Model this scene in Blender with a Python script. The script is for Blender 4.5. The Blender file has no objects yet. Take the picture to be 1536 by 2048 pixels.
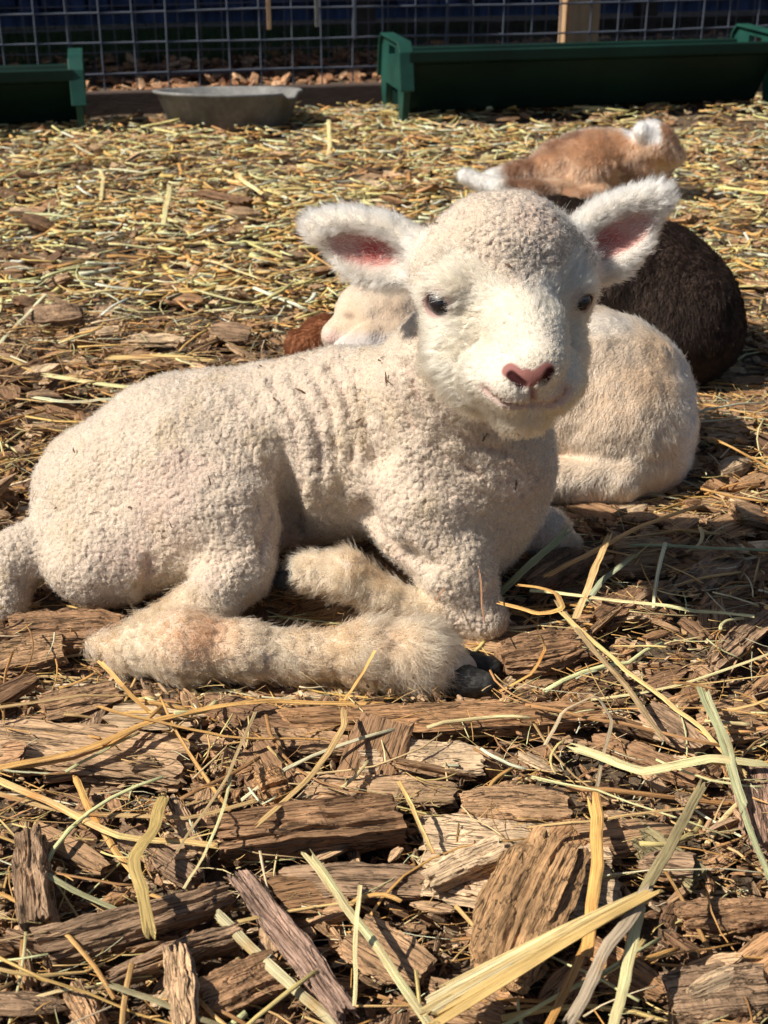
import bpy, math, numpy as np
rng = np.random.default_rng(7)
D = bpy.data
# ------------------------------------------------------------------ camera, world, sun, exposure
FPX, TH, CAMZ = 2600.0, math.radians(26.5), 0.56          # focal length in photo pixels, pitch, height
scene = bpy.context.scene
cam = D.cameras.new('camera'); camo = D.objects.new('camera', cam); scene.collection.objects.link(camo)
camo.location = (0, 0, CAMZ); camo.rotation_euler = (math.pi/2-TH, 0, 0)
cam.sensor_fit = 'VERTICAL'; cam.sensor_height = 36; cam.lens = 36*FPX/2048
cam.clip_start = 0.02; cam.clip_end = 400
cam.dof.use_dof = True; cam.dof.focus_distance = 0.95; cam.dof.aperture_fstop = 17.0
scene.camera = camo
SUN_EL, SUN_AZ = math.radians(46), math.radians(-15)       # azimuth: from -x, turned a little towards the camera
sdir = np.array([-math.cos(SUN_EL)*math.cos(SUN_AZ), math.cos(SUN_EL)*math.sin(SUN_AZ), math.sin(SUN_EL)])
w = D.worlds.new('World'); scene.world = w; w.use_nodes = True
nt = w.node_tree; bg = nt.nodes['Background']; sky = nt.nodes.new('ShaderNodeTexSky'); sky.sky_type = 'NISHITA'
sky.sun_disc = False; sky.sun_elevation = SUN_EL
sky.sun_rotation = math.atan2(sdir[0], sdir[1])
nt.links.new(sky.outputs[0], bg.inputs[0]); bg.inputs[1].default_value = 0.05
sl = D.lights.new('sun', 'SUN'); sl.energy = 5.0; sl.angle = math.radians(0.5); sl.color = (1.0, 0.93, 0.82)
so = D.objects.new('sun', sl); scene.collection.objects.link(so)
from mathutils import Vector
so.rotation_euler = Vector(sdir.tolist()).to_track_quat('Z', 'Y').to_euler()
vs = scene.view_settings; vs.view_transform = 'Standard'; vs.look = 'None'; vs.exposure = 0.45; vs.gamma = 1.0
scene.cycles.max_bounces = 8; scene.cycles.diffuse_bounces = 3; scene.cycles.glossy_bounces = 3
scene.cycles.transmission_bounces = 8; scene.cycles.transparent_max_bounces = 8
scene.cycles.sample_clamp_indirect = 3.0
try:
    scene.cycles.use_denoising = True
    scene.cycles_curves.shape = 'RIBBONS'; scene.cycles_curves.subdivisions = 2
except Exception: pass

# ------------------------------------------------------------------ helpers
RADK = 1.5
CAMP = np.array([0, 0, CAMZ]); FW = np.array([0, math.cos(TH), -math.sin(TH)]); UP = np.array([0, math.sin(TH), math.cos(TH)]); RT = np.array([1., 0, 0])
def ray(px, py): return RT*(px-768)/FPX + FW - UP*(py-1024)/FPX
def P(px, py, y):                                          # point seen at a photo pixel, at world distance y
    d = ray(px, py); return CAMP + d*(y/d[1])
def G(px, py, z=0.0):                                      # point seen at a photo pixel, on the level z
    d = ray(px, py); return CAMP + d*((z-CAMZ)/d[2])
def S(p): return float((np.asarray(p)-CAMP) @ FW)/FPX       # metres per photo pixel at p
def link(o, parent=None):
    scene.collection.objects.link(o)
    if parent is not None: o.parent = parent
    return o
def tag(o, label=None, cat=None, group=None, kind=None):
    if label: o['label'] = label
    if cat: o['category'] = cat
    if group: o['group'] = group
    if kind: o['kind'] = kind
    return o
def empty(name, loc=(0, 0, 0)):
    o = D.objects.new(name, None); o.empty_display_size = 0.05; o.location = [float(a) for a in loc]; return link(o)
def mesh(name, V, F, mat, parent=None, smooth=True, attrs=None, loc=None, FT=None):
    """V (n,3) world points; F (m,4) quads; FT (k,3) extra triangles. With a parent the points are moved into its space."""
    V = np.asarray(V, dtype=np.float64)
    if loc is not None: V = V-np.asarray(loc)
    if parent is not None: V = V-np.array(parent.location)
    me = D.meshes.new(name)
    F = np.asarray(F, dtype=np.int32).reshape(-1, 4) if F is not None and len(F) else np.zeros((0, 4), np.int32)
    FT = np.asarray(FT, dtype=np.int32).reshape(-1, 3) if FT is not None and len(FT) else np.zeros((0, 3), np.int32)
    me.vertices.add(len(V)); me.vertices.foreach_set('co', V.astype(np.float32).ravel())
    nl = F.size+FT.size; me.loops.add(nl)
    me.loops.foreach_set('vertex_index', np.concatenate([F.ravel(), FT.ravel()]).astype(np.int32))
    me.polygons.add(len(F)+len(FT))
    st = np.concatenate([np.arange(len(F))*4, F.size+np.arange(len(FT))*3]).astype(np.int32)
    me.polygons.foreach_set('loop_start', st)
    me.polygons.foreach_set('use_smooth', np.full(len(F)+len(FT), smooth, dtype=bool))
    for k, a in (attrs or {}).items():
        a = np.asarray(a, dtype=np.float32)
        if a.ndim == 1:
            at = me.attributes.new(k, 'FLOAT', 'POINT'); at.data.foreach_set('value', a)
        elif k == 'tint':
            at = me.attributes.new(k, 'FLOAT_COLOR', 'POINT'); at.data.foreach_set('color', np.concatenate([a, np.ones((len(a), 1), np.float32)], 1).ravel())
        else:
            at = me.attributes.new(k, 'FLOAT_VECTOR', 'POINT'); at.data.foreach_set('vector', a.ravel())
    me.update(calc_edges=True)
    if mat: me.materials.append(mat)
    o = D.objects.new(name, me)
    if loc is not None: o.location = [float(a) for a in loc]
    return link(o, parent)
# ---- node materials
def material(name, base=(.5, .5, .5), rough=.6, attr=None, bump=None, spec=.5, metallic=0, var=None, sub=0, coat=0, crack=None):
    """attr: colour attribute name; bump: list of (scale, strength, distance, stretch vec, coordinate attr); var: (scale, amount, stretch)"""
    m = D.materials.new(name); m.use_nodes = True; t = m.node_tree; N = t.nodes; L = t.links
    b = N['Principled BSDF']; b.inputs['Roughness'].default_value = rough; b.inputs['Specular IOR Level'].default_value = spec
    b.inputs['Metallic'].default_value = metallic
    if coat: b.inputs['Coat Weight'].default_value = coat
    if sub:
        b.inputs['Subsurface Weight'].default_value = sub; b.inputs['Subsurface Radius'].default_value = (1, .35, .2); b.inputs['Subsurface Scale'].default_value = .006
    if attr:
        a = N.new('ShaderNodeAttribute'); a.attribute_name = attr; col = a.outputs['Color']
    else:
        a = N.new('ShaderNodeRGB'); a.outputs[0].default_value = (*base, 1); col = a.outputs[0]
    def coords(which, stretch):
        if which:
            c = N.new('ShaderNodeAttribute'); c.attribute_name = which; o = c.outputs['Vector']
        else:
            c = N.new('ShaderNodeTexCoord'); o = c.outputs['Object']
        mp = N.new('ShaderNodeMapping'); mp.inputs['Scale'].default_value = stretch; L.new(o, mp.inputs[0]); return mp.outputs[0]
    for v in (var or []):
        scale, lo, hi, stretch, which = v
        n = N.new('ShaderNodeTexNoise'); n.inputs['Scale'].default_value = scale; n.inputs['Detail'].default_value = 5; n.inputs['Roughness'].default_value = .65
        L.new(coords(which, stretch), n.inputs['Vector'])
        mr = N.new('ShaderNodeMapRange'); mr.inputs[1].default_value = .3; mr.inputs[2].default_value = .7; mr.inputs[3].default_value = lo; mr.inputs[4].default_value = hi
        L.new(n.outputs[0], mr.inputs[0])
        mx = N.new('ShaderNodeVectorMath'); mx.operation = 'SCALE'; L.new(col, mx.inputs[0]); L.new(mr.outputs[0], mx.inputs['Scale']); col = mx.outputs[0]
    nrm = None
    for v in (crack or []):
        scale, wd, dark, dist, stretch, which = v
        n = N.new('ShaderNodeTexNoise'); n.inputs['Scale'].default_value = scale; n.inputs['Detail'].default_value = 3; n.inputs['Roughness'].default_value = .5; n.inputs['Distortion'].default_value = .3
        L.new(coords(which, stretch), n.inputs['Vector'])
        sb = N.new('ShaderNodeMath'); sb.operation = 'SUBTRACT'; sb.inputs[1].default_value = .5; L.new(n.outputs[0], sb.inputs[0])
        ab = N.new('ShaderNodeMath'); ab.operation = 'ABSOLUTE'; L.new(sb.outputs[0], ab.inputs[0])
        mr = N.new('ShaderNodeMapRange'); mr.interpolation_type = 'SMOOTHSTEP'; mr.inputs[1].default_value = 0; mr.inputs[2].default_value = wd; mr.inputs[3].default_value = dark; mr.inputs[4].default_value = 1; L.new(ab.outputs[0], mr.inputs[0])
        mx = N.new('ShaderNodeVectorMath'); mx.operation = 'SCALE'; L.new(col, mx.inputs[0]); L.new(mr.outputs[0], mx.inputs['Scale']); col = mx.outputs[0]
        bp = N.new('ShaderNodeBump'); bp.inputs['Strength'].default_value = 1; bp.inputs['Distance'].default_value = dist; L.new(mr.outputs[0], bp.inputs['Height'])
        if nrm: L.new(nrm, bp.inputs['Normal'])
        nrm = bp.outputs[0]
    L.new(col, b.inputs['Base Color'])
    for v in (bump or []):
        scale, strength, dist, stretch, which = v
        n = N.new('ShaderNodeTexNoise'); n.inputs['Scale'].default_value = scale; n.inputs['Detail'].default_value = 6; n.inputs['Roughness'].default_value = .6
        L.new(coords(which, stretch), n.inputs['Vector'])
        bp = N.new('ShaderNodeBump'); bp.inputs['Strength'].default_value = strength; bp.inputs['Distance'].default_value = dist
        L.new(n.outputs[0], bp.inputs['Height'])
        if nrm: L.new(nrm, bp.inputs['Normal'])
        nrm = bp.outputs[0]
    if nrm: L.new(nrm, b.inputs['Normal'])
    return m
def hair_material(name, rough=.45, white=False):
    m = D.materials.new(name); m.use_nodes = True; t = m.node_tree; N = t.nodes; L = t.links
    a = N.new('ShaderNodeAttribute'); a.attribute_name = 'tint'
    if white:
        h = N.new('ShaderNodeBsdfHairPrincipled'); h.parametrization = 'COLOR'; L.new(a.outputs['Color'], h.inputs['Color'])
        h.inputs['Roughness'].default_value = .45; h.inputs['Radial Roughness'].default_value = .7; h.inputs['Random Roughness'].default_value = .2
        L.new(h.outputs[0], N['Material Output'].inputs[0]); return m
    b = N['Principled BSDF']
    L.new(a.outputs['Color'], b.inputs['Base Color']); b.inputs['Roughness'].default_value = rough; b.inputs['Specular IOR Level'].default_value = .35
    tr = N.new('ShaderNodeBsdfTranslucent'); L.new(a.outputs['Color'], tr.inputs[0])
    mx = N.new('ShaderNodeMixShader'); mx.inputs[0].default_value = .5
    L.new(b.outputs[0], mx.inputs[1]); L.new(tr.outputs[0], mx.inputs[2]); L.new(mx.outputs[0], N['Material Output'].inputs[0])
    return m
# ---- numpy noise
def hsh(i, j, k, s):
    h = (i.astype(np.int64)*73856093) ^ (j.astype(np.int64)*19349663) ^ (k.astype(np.int64)*83492791) ^ (s*2654435761)
    h = (h ^ (h >> 13))*1274126177 & 0x7fffffff; h = (h ^ (h >> 15))*668265263 & 0x7fffffff; h = h ^ (h >> 11)
    return (h & 0xffffff)/float(0xffffff)
def vnoise(p, scale, seed=0):
    q = np.asarray(p)*scale; i = np.floor(q); f = q-i; f = f*f*(3-2*f); i = i.astype(np.int64); r = 0
    for a in (0, 1):
        for b in (0, 1):
            for c in (0, 1):
                wt = (f[:, 0] if a else 1-f[:, 0])*(f[:, 1] if b else 1-f[:, 1])*(f[:, 2] if c else 1-f[:, 2])
                r = r+wt*hsh(i[:, 0]+a, i[:, 1]+b, i[:, 2]+c, seed)
    return r*2-1
def vnoise3(p, scale, seed=0): return np.stack([vnoise(p, scale, seed+s) for s in (11, 22, 33)], 1)
def fbm(p, scale, seed=0, oct=3):
    r = 0; a = 1
    for o in range(oct): r = r+a*vnoise(p, scale*2**o, seed+o*7); a *= .5
    return r
def worley(p, cell, seed=0, feat=False):
    q = np.asarray(p)/cell; i = np.floor(q).astype(np.int64); best = np.full(len(q), 9.); idv = np.zeros(len(q)); fp = np.zeros((len(q), 3))
    for a in (-1, 0, 1):
        for b in (-1, 0, 1):
            for c in (-1, 0, 1):
                x, y, z = i[:, 0]+a, i[:, 1]+b, i[:, 2]+c
                g = np.stack([x+.15+.7*hsh(x, y, z, seed), y+.15+.7*hsh(x, y, z, seed+1), z+.15+.7*hsh(x, y, z, seed+2)], 1)
                d = ((g-q)**2).sum(1); m = d < best; best[m] = d[m]; idv[m] = hsh(x[m], y[m], z[m], seed+3)
                if feat: fp[m] = g[m]*cell
    return (np.sqrt(best), idv, fp) if feat else (np.sqrt(best), idv)
def norm(v): return v/np.maximum(np.linalg.norm(v, axis=-1, keepdims=True), 1e-9)
def smooth01(x, a, b): t = np.clip((x-a)/(b-a), 0, 1); return t*t*(3-2*t)

# ------------------------------------------------------------------ implicit-surface sculpting (bodies are one continuous mesh)
class Sculpt:
    def __init__(s): s.ops = []
    def cone(s, a, b, ra, rb, k=.02, sub=False): s.ops.append(('c', np.asarray(a, float), np.asarray(b, float), ra, rb, k, sub)); return s
    def chain(s, pts, k=.02, sub=False):
        for (a, ra), (b, rb) in zip(pts[:-1], pts[1:]): s.cone(a, b, ra, rb, k, sub)
        return s
    def ell(s, c, r, R=None, k=.02, sub=False): s.ops.append(('e', np.asarray(c, float), np.asarray(r, float), np.eye(3) if R is None else np.asarray(R, float), 0, k, sub)); return s
    def ball(s, c, r, k=.02, sub=False): return s.ell(c, (r, r, r), None, k, sub)
    def ev(s, p):
        d = None
        for kind, a, b, x, y, k, sub in s.ops:
            if kind == 'c':
                ab = b-a; t = np.clip(((p-a) @ ab)/max(ab @ ab, 1e-12), 0, 1); e = np.linalg.norm(p-a-t[:, None]*ab, axis=1)-(x+(y-x)*t)
            else:
                q = (p-a) @ x.T                          # rows of R are the local axes
                k0 = np.linalg.norm(q/b, axis=1); k1 = np.linalg.norm(q/(b*b), axis=1); e = np.where(k1 > 1e-9, k0*(k0-1)/np.maximum(k1, 1e-9), -b.min())
            if d is None: d = e; continue
            if sub:
                h = np.clip(.5-.5*(d+e)/k, 0, 1); d = d*(1-h)-e*h+k*h*(1-h)
            else:
                h = np.clip(.5+.5*(d-e)/k, 0, 1); d = d*(1-h)+e*h-k*h*(1-h)
        return d
    def bounds(s):
        lo = np.full(3, 9e9); hi = -lo
        for kind, a, b, x, y, k, sub in s.ops:
            if sub: continue
            if kind == 'c':
                lo = np.minimum(lo, np.minimum(a-x, b-y)); hi = np.maximum(hi, np.maximum(a+x, b+y))
            else: lo = np.minimum(lo, a-b.max()); hi = np.maximum(hi, a+b.max())
        return lo-.01, hi+.01
    def grid(s, h, floor=None):
        lo, hi = s.bounds()
        if floor is not None: lo[2] = max(lo[2], floor)
        n = np.ceil((hi-lo)/h).astype(int)+1
        ax = [lo[i]+h*np.arange(n[i]) for i in range(3)]
        # coarse pass first, fine evaluation only near the surface
        st = 4; nc = (n+st-1)//st+1
        cx = [lo[i]+h*st*np.arange(nc[i]) for i in range(3)]
        C = np.stack(np.meshgrid(*cx, indexing='ij'), -1).reshape(-1, 3); dc = s.ev(C).reshape(nc)
        up = dc
        for a in range(3): up = np.repeat(up, st, axis=a)
        up = up[:n[0], :n[1], :n[2]]; vol = up.copy()
        near = np.abs(up) < h*st*2.3+.006
        I = np.argwhere(near); pts = lo+h*I
        out = np.empty(len(pts))
        for c in range(0, len(pts), 400000): out[c:c+400000] = s.ev(pts[c:c+400000])
        vol[near] = out
        vol[0], vol[-1] = 1, 1; vol[:, 0], vol[:, -1] = 1, 1; vol[:, :, -1] = 1; vol[:, :, 0] = 1
        return vol, lo
    def build(s, h, levels=1, floor=None):
        vol, lo = s.grid(h, floor); V, F = surface_nets(vol, lo, h)
        for _ in range(2): V = s.project(V)
        for l in range(levels):
            V, F = subdivide(V, F)
            V = s.project(V)
        return V, F
    def project(s, V):
        e = 4e-4; d = s.ev(V)
        g = np.stack([s.ev(V+np.eye(3)[i]*e)-d for i in range(3)], 1)/e
        return V-np.clip(d, -.002, .002)[:, None]*g/np.maximum((g*g).sum(1, keepdims=True), .25)
def surface_nets(vol, lo, h):
    ins = vol < 0; nx, ny, nz = vol.shape
    cs = np.zeros((nx-1, ny-1, nz-1), np.int8)
    for a in (0, 1):
        for b in (0, 1):
            for c in (0, 1): cs += ins[a:nx-1+a, b:ny-1+b, c:nz-1+c]
    act = (cs > 0) & (cs < 8); I = np.argwhere(act); idx = -np.ones(act.shape, np.int64); idx[act] = np.arange(len(I))
    acc = np.zeros((len(I), 3)); cnt = np.zeros(len(I))
    cor = [(a, b, c) for a in (0, 1) for b in (0, 1) for c in (0, 1)]
    for u in cor:
        for a in range(3):
            if u[a]: continue
            v = list(u); v[a] = 1
            d0 = vol[I[:, 0]+u[0], I[:, 1]+u[1], I[:, 2]+u[2]]; d1 = vol[I[:, 0]+v[0], I[:, 1]+v[1], I[:, 2]+v[2]]
            m = (d0 < 0) != (d1 < 0); t = d0[m]/(d0[m]-d1[m]); p = np.tile(np.array(u, float), (m.sum(), 1)); p[:, a] += t
            acc[m] += p; cnt[m] += 1
    V = lo+h*(I+acc/cnt[:, None]); Fs = []
    for a in range(3):
        b, c = [(1, 2), (2, 0), (0, 1)][a]
        s0 = [slice(1, -1)]*3; s0[a] = slice(0, -1); s1 = list(s0); s1[a] = slice(1, None)
        A, B = ins[tuple(s0)], ins[tuple(s1)]; m = A != B; J = np.argwhere(m); off = np.array([1, 1, 1]); off[a] = 0; J = J+off
        def cell(db, dc):
            K = J.copy(); K[:, b] += db; K[:, c] += dc; return idx[K[:, 0], K[:, 1], K[:, 2]]
        q = np.stack([cell(-1, -1), cell(0, -1), cell(0, 0), cell(-1, 0)], 1)
        fl = ~A[m]; q[fl] = q[fl][:, ::-1]; Fs.append(q[(q >= 0).all(1)])
    return V, np.concatenate(Fs)
def subdivide(V, F):
    n = len(V); E = np.sort(np.stack([F, np.roll(F, -1, 1)], 2).reshape(-1, 2), 1)
    key = E[:, 0]*n+E[:, 1]; u, inv = np.unique(key, return_inverse=True); mid = (V[u//n]+V[u % n])/2
    fc = V[F].mean(1); e = n+inv.reshape(-1, 4); c = n+len(u)+np.arange(len(F))
    Fn = np.concatenate([np.stack([F[:, i], e[:, i], c, e[:, i-1]], 1) for i in range(4)])
    return np.concatenate([V, mid, fc]), Fn
def vnormals(V, F):
    n = np.cross(V[F[:, 2]]-V[F[:, 0]], V[F[:, 3]]-V[F[:, 1]]); N = np.zeros_like(V)
    for i in range(4):
        for a in range(3): N[:, a] += np.bincount(F[:, i], n[:, a], len(V))
    return norm(N)

# ------------------------------------------------------------------ fur
def fur(name, V, F, N, mat, parent, count, density, length, flow, lay, tint, curl=.0, rad=1.3e-4, npts=6, wild=.35, clump=220., seed=1, lenvar=.35, tintvar=.1, tuft=0., tuftk=.7):
    """strands rooted on the mesh; per-vertex arrays: density, length (m), flow (vec), lay 0..1, tint (rgb)"""
    r = np.random.default_rng(seed)
    area = np.linalg.norm(np.cross(V[F[:, 2]]-V[F[:, 0]], V[F[:, 3]]-V[F[:, 1]]), axis=1)*density[F].mean(1)
    if area.sum() <= 0: return None
    fi = r.choice(len(F), count, p=area/area.sum()); a, b = r.random(count), r.random(count)
    wts = np.stack([(1-a)*(1-b), a*(1-b), a*b, (1-a)*b], 1)
    def itp(A): return (A[F[fi]]*wts.reshape(count, 4, *([1]*(A.ndim-1)))).sum(1)
    p, n, L, f, ly, c = itp(V), norm(itp(N)), itp(length), itp(flow), itp(lay), itp(tint)
    cl = vnoise3(p, clump, seed)*.6+vnoise3(p, clump*.3, seed+5)*.6
    f = norm(f-(f*n).sum(1, keepdims=True)*n+cl*wild)
    f = norm(f-(f*n).sum(1, keepdims=True)*n+r.normal(0, wild*.45, (count, 3)))
    L = L*(1-lenvar*r.random(count))
    t = np.linspace(0, 1, npts)[None, :, None]
    ly = ly[:, None, None]
    rad = rad*RADK
    ti = None
    if tuft:
        _, ti, fpos = worley(p, tuft, seed+40, True)
        dlt = fpos-p; dlt = dlt-(dlt*n).sum(1, keepdims=True)*n; rr_ = np.random.default_rng(seed+9)
        tv = norm(vnoise3(fpos, 900, seed+3))*.45; f = norm(f+(tv-(tv*n).sum(1, keepdims=True)*n)*wild*1.6); L = L*(.7+.6*ti)
    pts = p[:, None]-n[:, None]*2e-4+L[:, None, None]*(n[:, None]*(t*(1-ly*.75)-.35*ly*t*t)+f[:, None]*(t*ly*.7+t*t*.45*ly+t*(1-ly)*.15))
    if tuft: pts = pts+dlt[:, None]*(tuftk*t**1.3)
    if np.any(curl):
        ph = r.random(count)*6.28; sd = norm(np.cross(n, f)); cv = curl if np.isscalar(curl) else itp(curl); fr = 5+r.random(count)*5
        w_ = (fr[:, None]*t[:, :, 0]+ph[:, None]); amp = (np.ones(count)*cv)[:, None]*t[:, :, 0]**.7
        pts = pts+sd[:, None]*(np.sin(w_)*amp)[:, :, None]+f[:, None]*(np.cos(w_)*amp)[:, :, None]*.8
    pts[:, :, 2] = np.maximum(pts[:, :, 2], .0012)
    cu = D.hair_curves.new(name); cu.add_curves([npts]*count)
    cu.attributes['position'].data.foreach_set('vector', (pts-np.array(parent.location)).astype(np.float32).ravel()) if 'position' in cu.attributes else cu.points.foreach_set('position', (pts-np.array(parent.location)).astype(np.float32).ravel())
    ra = cu.attributes.get('radius') or cu.attributes.new('radius', 'FLOAT', 'POINT')
    ra.data.foreach_set('value', (rad*np.tile(np.linspace(1, .25, npts), count)*np.repeat(.7+.6*r.random(count), npts)).astype(np.float32))
    tc = cu.attributes.new('tint', 'FLOAT_COLOR', 'CURVE'); c = c*(1-tintvar+2*tintvar*r.random((count, 1)))
    if tuft: c = c*(.88+.2*ti[:, None])
    c = np.clip(c, 0, .95)
    tc.data.foreach_set('color', np.concatenate([c, np.ones((count, 1))], 1).astype(np.float32).ravel())
    cu.materials.append(mat); o = D.objects.new(name, cu); return link(o, parent)
def colmix(base, layers):
    c = np.array(base)
    for wgt, col in layers: c = c*(1-wgt[:, None])+np.array(col)*wgt[:, None]
    return c
def blob(V, c, r, soft=.5):                                # 1 inside radius r of c, fading out
    return 1-smooth01(np.linalg.norm((V-c)/r, axis=1), 1-soft, 1)
def segd(V, a, b):
    a, b = np.asarray(a), np.asarray(b); ab = b-a; t = np.clip(((V-a) @ ab)/(ab @ ab), 0, 1); return np.linalg.norm(V-a-t[:, None]*ab, axis=1)
def frame(f, u):
    f = norm(np.asarray(f, float)); u = np.asarray(u, float); u = norm(u-(u @ f)*f); return f, u, np.cross(f, u)

HAIR, DENS = 1.0, 1.0
# ------------------------------------------------------------------ the lamb
M_skin = material('lamb_coat', attr='tint', rough=.85, spec=.2, bump=[(900, .35, .0012, (1, 1, 1), None)], var=[(60, .9, 1.08, (1, 1, 1), None)])
M_hair = hair_material('pale_hair', .5, True)
M_hairdark = hair_material('dark_hair', .45)
M_hoof = material('hoof_horn', (.020, .019, .018), rough=.6, spec=.25, bump=[(120, .5, .002, (1, 1, 3), None)], var=[(70, .6, 2.2, (1, 1, 1), None)])
M_eye = material('eye_wet', (.012, .009, .012), rough=.22, spec=.6)
def trace(sc, px, py, t0=.5, t1=1.8):
    d = norm(ray(px, py)); t = t0
    for _ in range(120):
        e = sc.ev((CAMP+d*t)[None])[0]
        if e < 3e-4: break
        t += e*.7
        if t > t1: break
    return CAMP+d*t
def rad(px, p): return px*S(p)
def B(px, py, y, r): p = P(px, py, y); return (p, rad(r, p))

lamb = empty('lamb', (-.12, .95, 0))
tag(lamb, 'white woolly lamb lying in the sun facing the camera with ears held out', 'lamb')
hE = P(1012, 606, .925)
hF = norm(RT*.2-UP*.53-FW*.83); hU = norm(UP-(UP @ hF)*hF); hR = np.cross(hU, hF); HR = np.stack([hR, hF, hU])
def H(r, f, u): return hE+.01*(r*hR+f*hF+u*hU)
def HL(V): return (V-hE) @ HR.T*100
L = Sculpt()
# torso
L.chain([B(235, 1000, 1.03, 165), B(380, 940, 1.03, 176), B(540, 915, 1.04, 168), B(700, 885, 1.04, 172), B(830, 880, 1.02, 165)], k=.03)
L.ell(P(930, 935, 1.0), (.056, .055, .075), k=.04); L.ell(P(1005, 925, .985), (.040, .042, .060), k=.04)
L.ell(P(925, 1060, .985), (.045, .045, .045), k=.035)
L.chain([B(820, 850, 1.02, 135), B(900, 760, .985, 122), B(985, 650, .965, 118)], k=.03)
# rump and tail
L.ell(P(215, 1110, .96), (.056, .05, .04), k=.03)
L.chain([B(100, 1080, .98, 45), B(35, 1110, .96, 42), B(5, 1210, .945, 40), B(-15, 1290, .93, 30)], k=.02)
# near thigh
tR = np.stack([norm(RT*.9+UP*.35), norm(-FW*1.0), norm(UP*.9-RT*.35)])
L.ell(P(405, 1010, .975), (.066, .052, .07), tR, k=.02)
L.chain([B(440, 1030, .955, 105), B(478, 1120, .93, 72)], k=.02)
# hind leg: stifle, hock, cannon
hind = [B(470, 1150, .92, 60), B(400, 1230, .885, 55), B(300, 1275, .862, 48)]
cann = [B(190, 1288, .872, 20), B(265, 1302, .856, 38), B(370, 1292, .842, 66), B(490, 1302, .839, 52), B(620, 1312, .838, 42), B(740, 1306, .836, 60), B(840, 1312, .834, 64), B(915, 1342, .832, 40)]
L.chain(hind, k=.015); L.chain(cann, k=.012)
# near foreleg
L.ell(P(860, 985, .965), (.05, .04, .06), k=.03)
fore = [B(850, 1040, .945, 95), B(905, 1130, .925, 66), B(965, 1235, .908, 46)]
L.chain(fore, k=.02)
fcan = [B(968, 1240, .908, 42), B(860, 1232, .905, 34), B(760, 1190, .915, 36), B(690, 1150, .92, 42), B(615, 1145, .925, 38)]
L.chain(fcan, k=.008)
# far foreleg knee
farl = [B(1010, 1040, 1.03, 60), B(1095, 1068, 1.035, 40), B(1125, 1085, 1.03, 22)]
L.chain(farl, k=.015)
L0 = len(L.ops)
# head
L.ell(H(0, -2.2, 1.7), (.060, .055, .057), HR, k=.02)
L.ell(H(0, .1, -.8), (.060, .034, .044), HR, k=.015)
L.chain([(H(0, 1.0, .2), .038), (H(0, 5.8, .1), .0235), (H(0, 8.8, -.6), .0185)], k=.012)
for sg in (-1, 1):
    L.ball(H(sg*3.4, 1.6, -3.3), .028, k=.014); L.ball(H(sg*4.5, 1.0, 1.7), .013, k=.010)
    L.ball(H(sg*4.7, -.4, 1.1), .016, k=.02)
L.ell(H(0, 6.5, -2.3), (.032, .030, .025), HR, k=.012)
for sg in (-1, 1): L.ball(H(sg*1.5, 8.3, -2.6), .0190, k=.007); L.ball(H(sg*2.6, 3.6, -4.6), .022, k=.014); L.ball(H(sg*2.6, 6.4, -3.0), .019, k=.01)
L.ball(H(0, 7.3, -4.6), .0205, k=.008)
L.chain([(H(0, -.5, -4.2), .036), (H(0, 6.2, -4.5), .022)], k=.014)
# ears: cupped shells with a root
def ear(base, mid, tip, hw, nrm, root, rr):
    ax, nn, sd = frame(tip-base, nrm); uv = sd*np.sign(sd[2]); ln = np.linalg.norm(tip-base)/2; c = (tip+base)/2
    R_ = np.stack([ax, sd, nn])
    L.chain([(root, rr), (base+ax*ln*.35, hw*.62)], k=.015)
    L.ell(c-ax*ln*.25-uv*hw*.06, (ln*.72, hw*.96, .0105), R_, k=.01)
    L.ell(c+ax*ln*.28+uv*hw*.24, (ln*.70, hw*.56, .0085), R_, k=.014)
    L.ell(c+nn*.0125-ax*ln*.04-uv*hw*.10, (ln*.80, hw*.68, .0145), R_, k=.006, sub=True)
    return c, ax, nn, sd, ln, hw
e1 = ear(P(860, 522, .945), None, P(602, 462, .965), .0265, -FW*1.0+UP*-.35+RT*.1, H(-4.6, -1.4, 2.2), .018)
e2 = ear(P(1118, 532, .975), None, P(1356, 396, .985), .0285, -FW*1.0+UP*-.3-RT*.25, H(4.9, -1.8, 2.6), .018)
# facial anchors found on the surface
eyeL, eyeR = trace(L, 868, 604), trace(L, 1175, 602)
ctr = H(0, -1, -.5)
def outw(p): return norm(p-ctr)
for e in (eyeL, eyeR):
    o_ = outw(e); tx = norm(-UP*.34+(RT if e is eyeL else -RT)*.94-0*o_); tx = norm(tx-(tx @ o_)*o_); L.ell(e+o_*.001, (.0100 if e is eyeL else .0070, .0052, .0085), np.stack([tx, np.cross(o_, tx), o_]), k=.004, sub=True)
nosp = [trace(L, x, y) for x, y in ((1018, 740), (1056, 752), (1094, 740))]
nosc = trace(L, 1058, 762); phil = [trace(L, 1066, 778), trace(L, 1066, 812)]
mou = [trace(L, x, y) for x, y in ((968, 778), (990, 798), (1028, 813), (1066, 809), (1098, 811), (1122, 800), (1134, 780))]
nosl = [(trace(L, 1022, 750), trace(L, 1047, 772)), (trace(L, 1101, 745), trace(L, 1087, 768))]
for a, b in nosl: L.cone(a, b, .0020, .0027, k=.003, sub=True)
L.cone(phil[0], phil[1], .0013, .0013, k=.003, sub=True)
for a, b in zip(mou[:-1], mou[1:]): L.cone(a, b, .0011, .0011, k=.004, sub=True)
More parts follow.
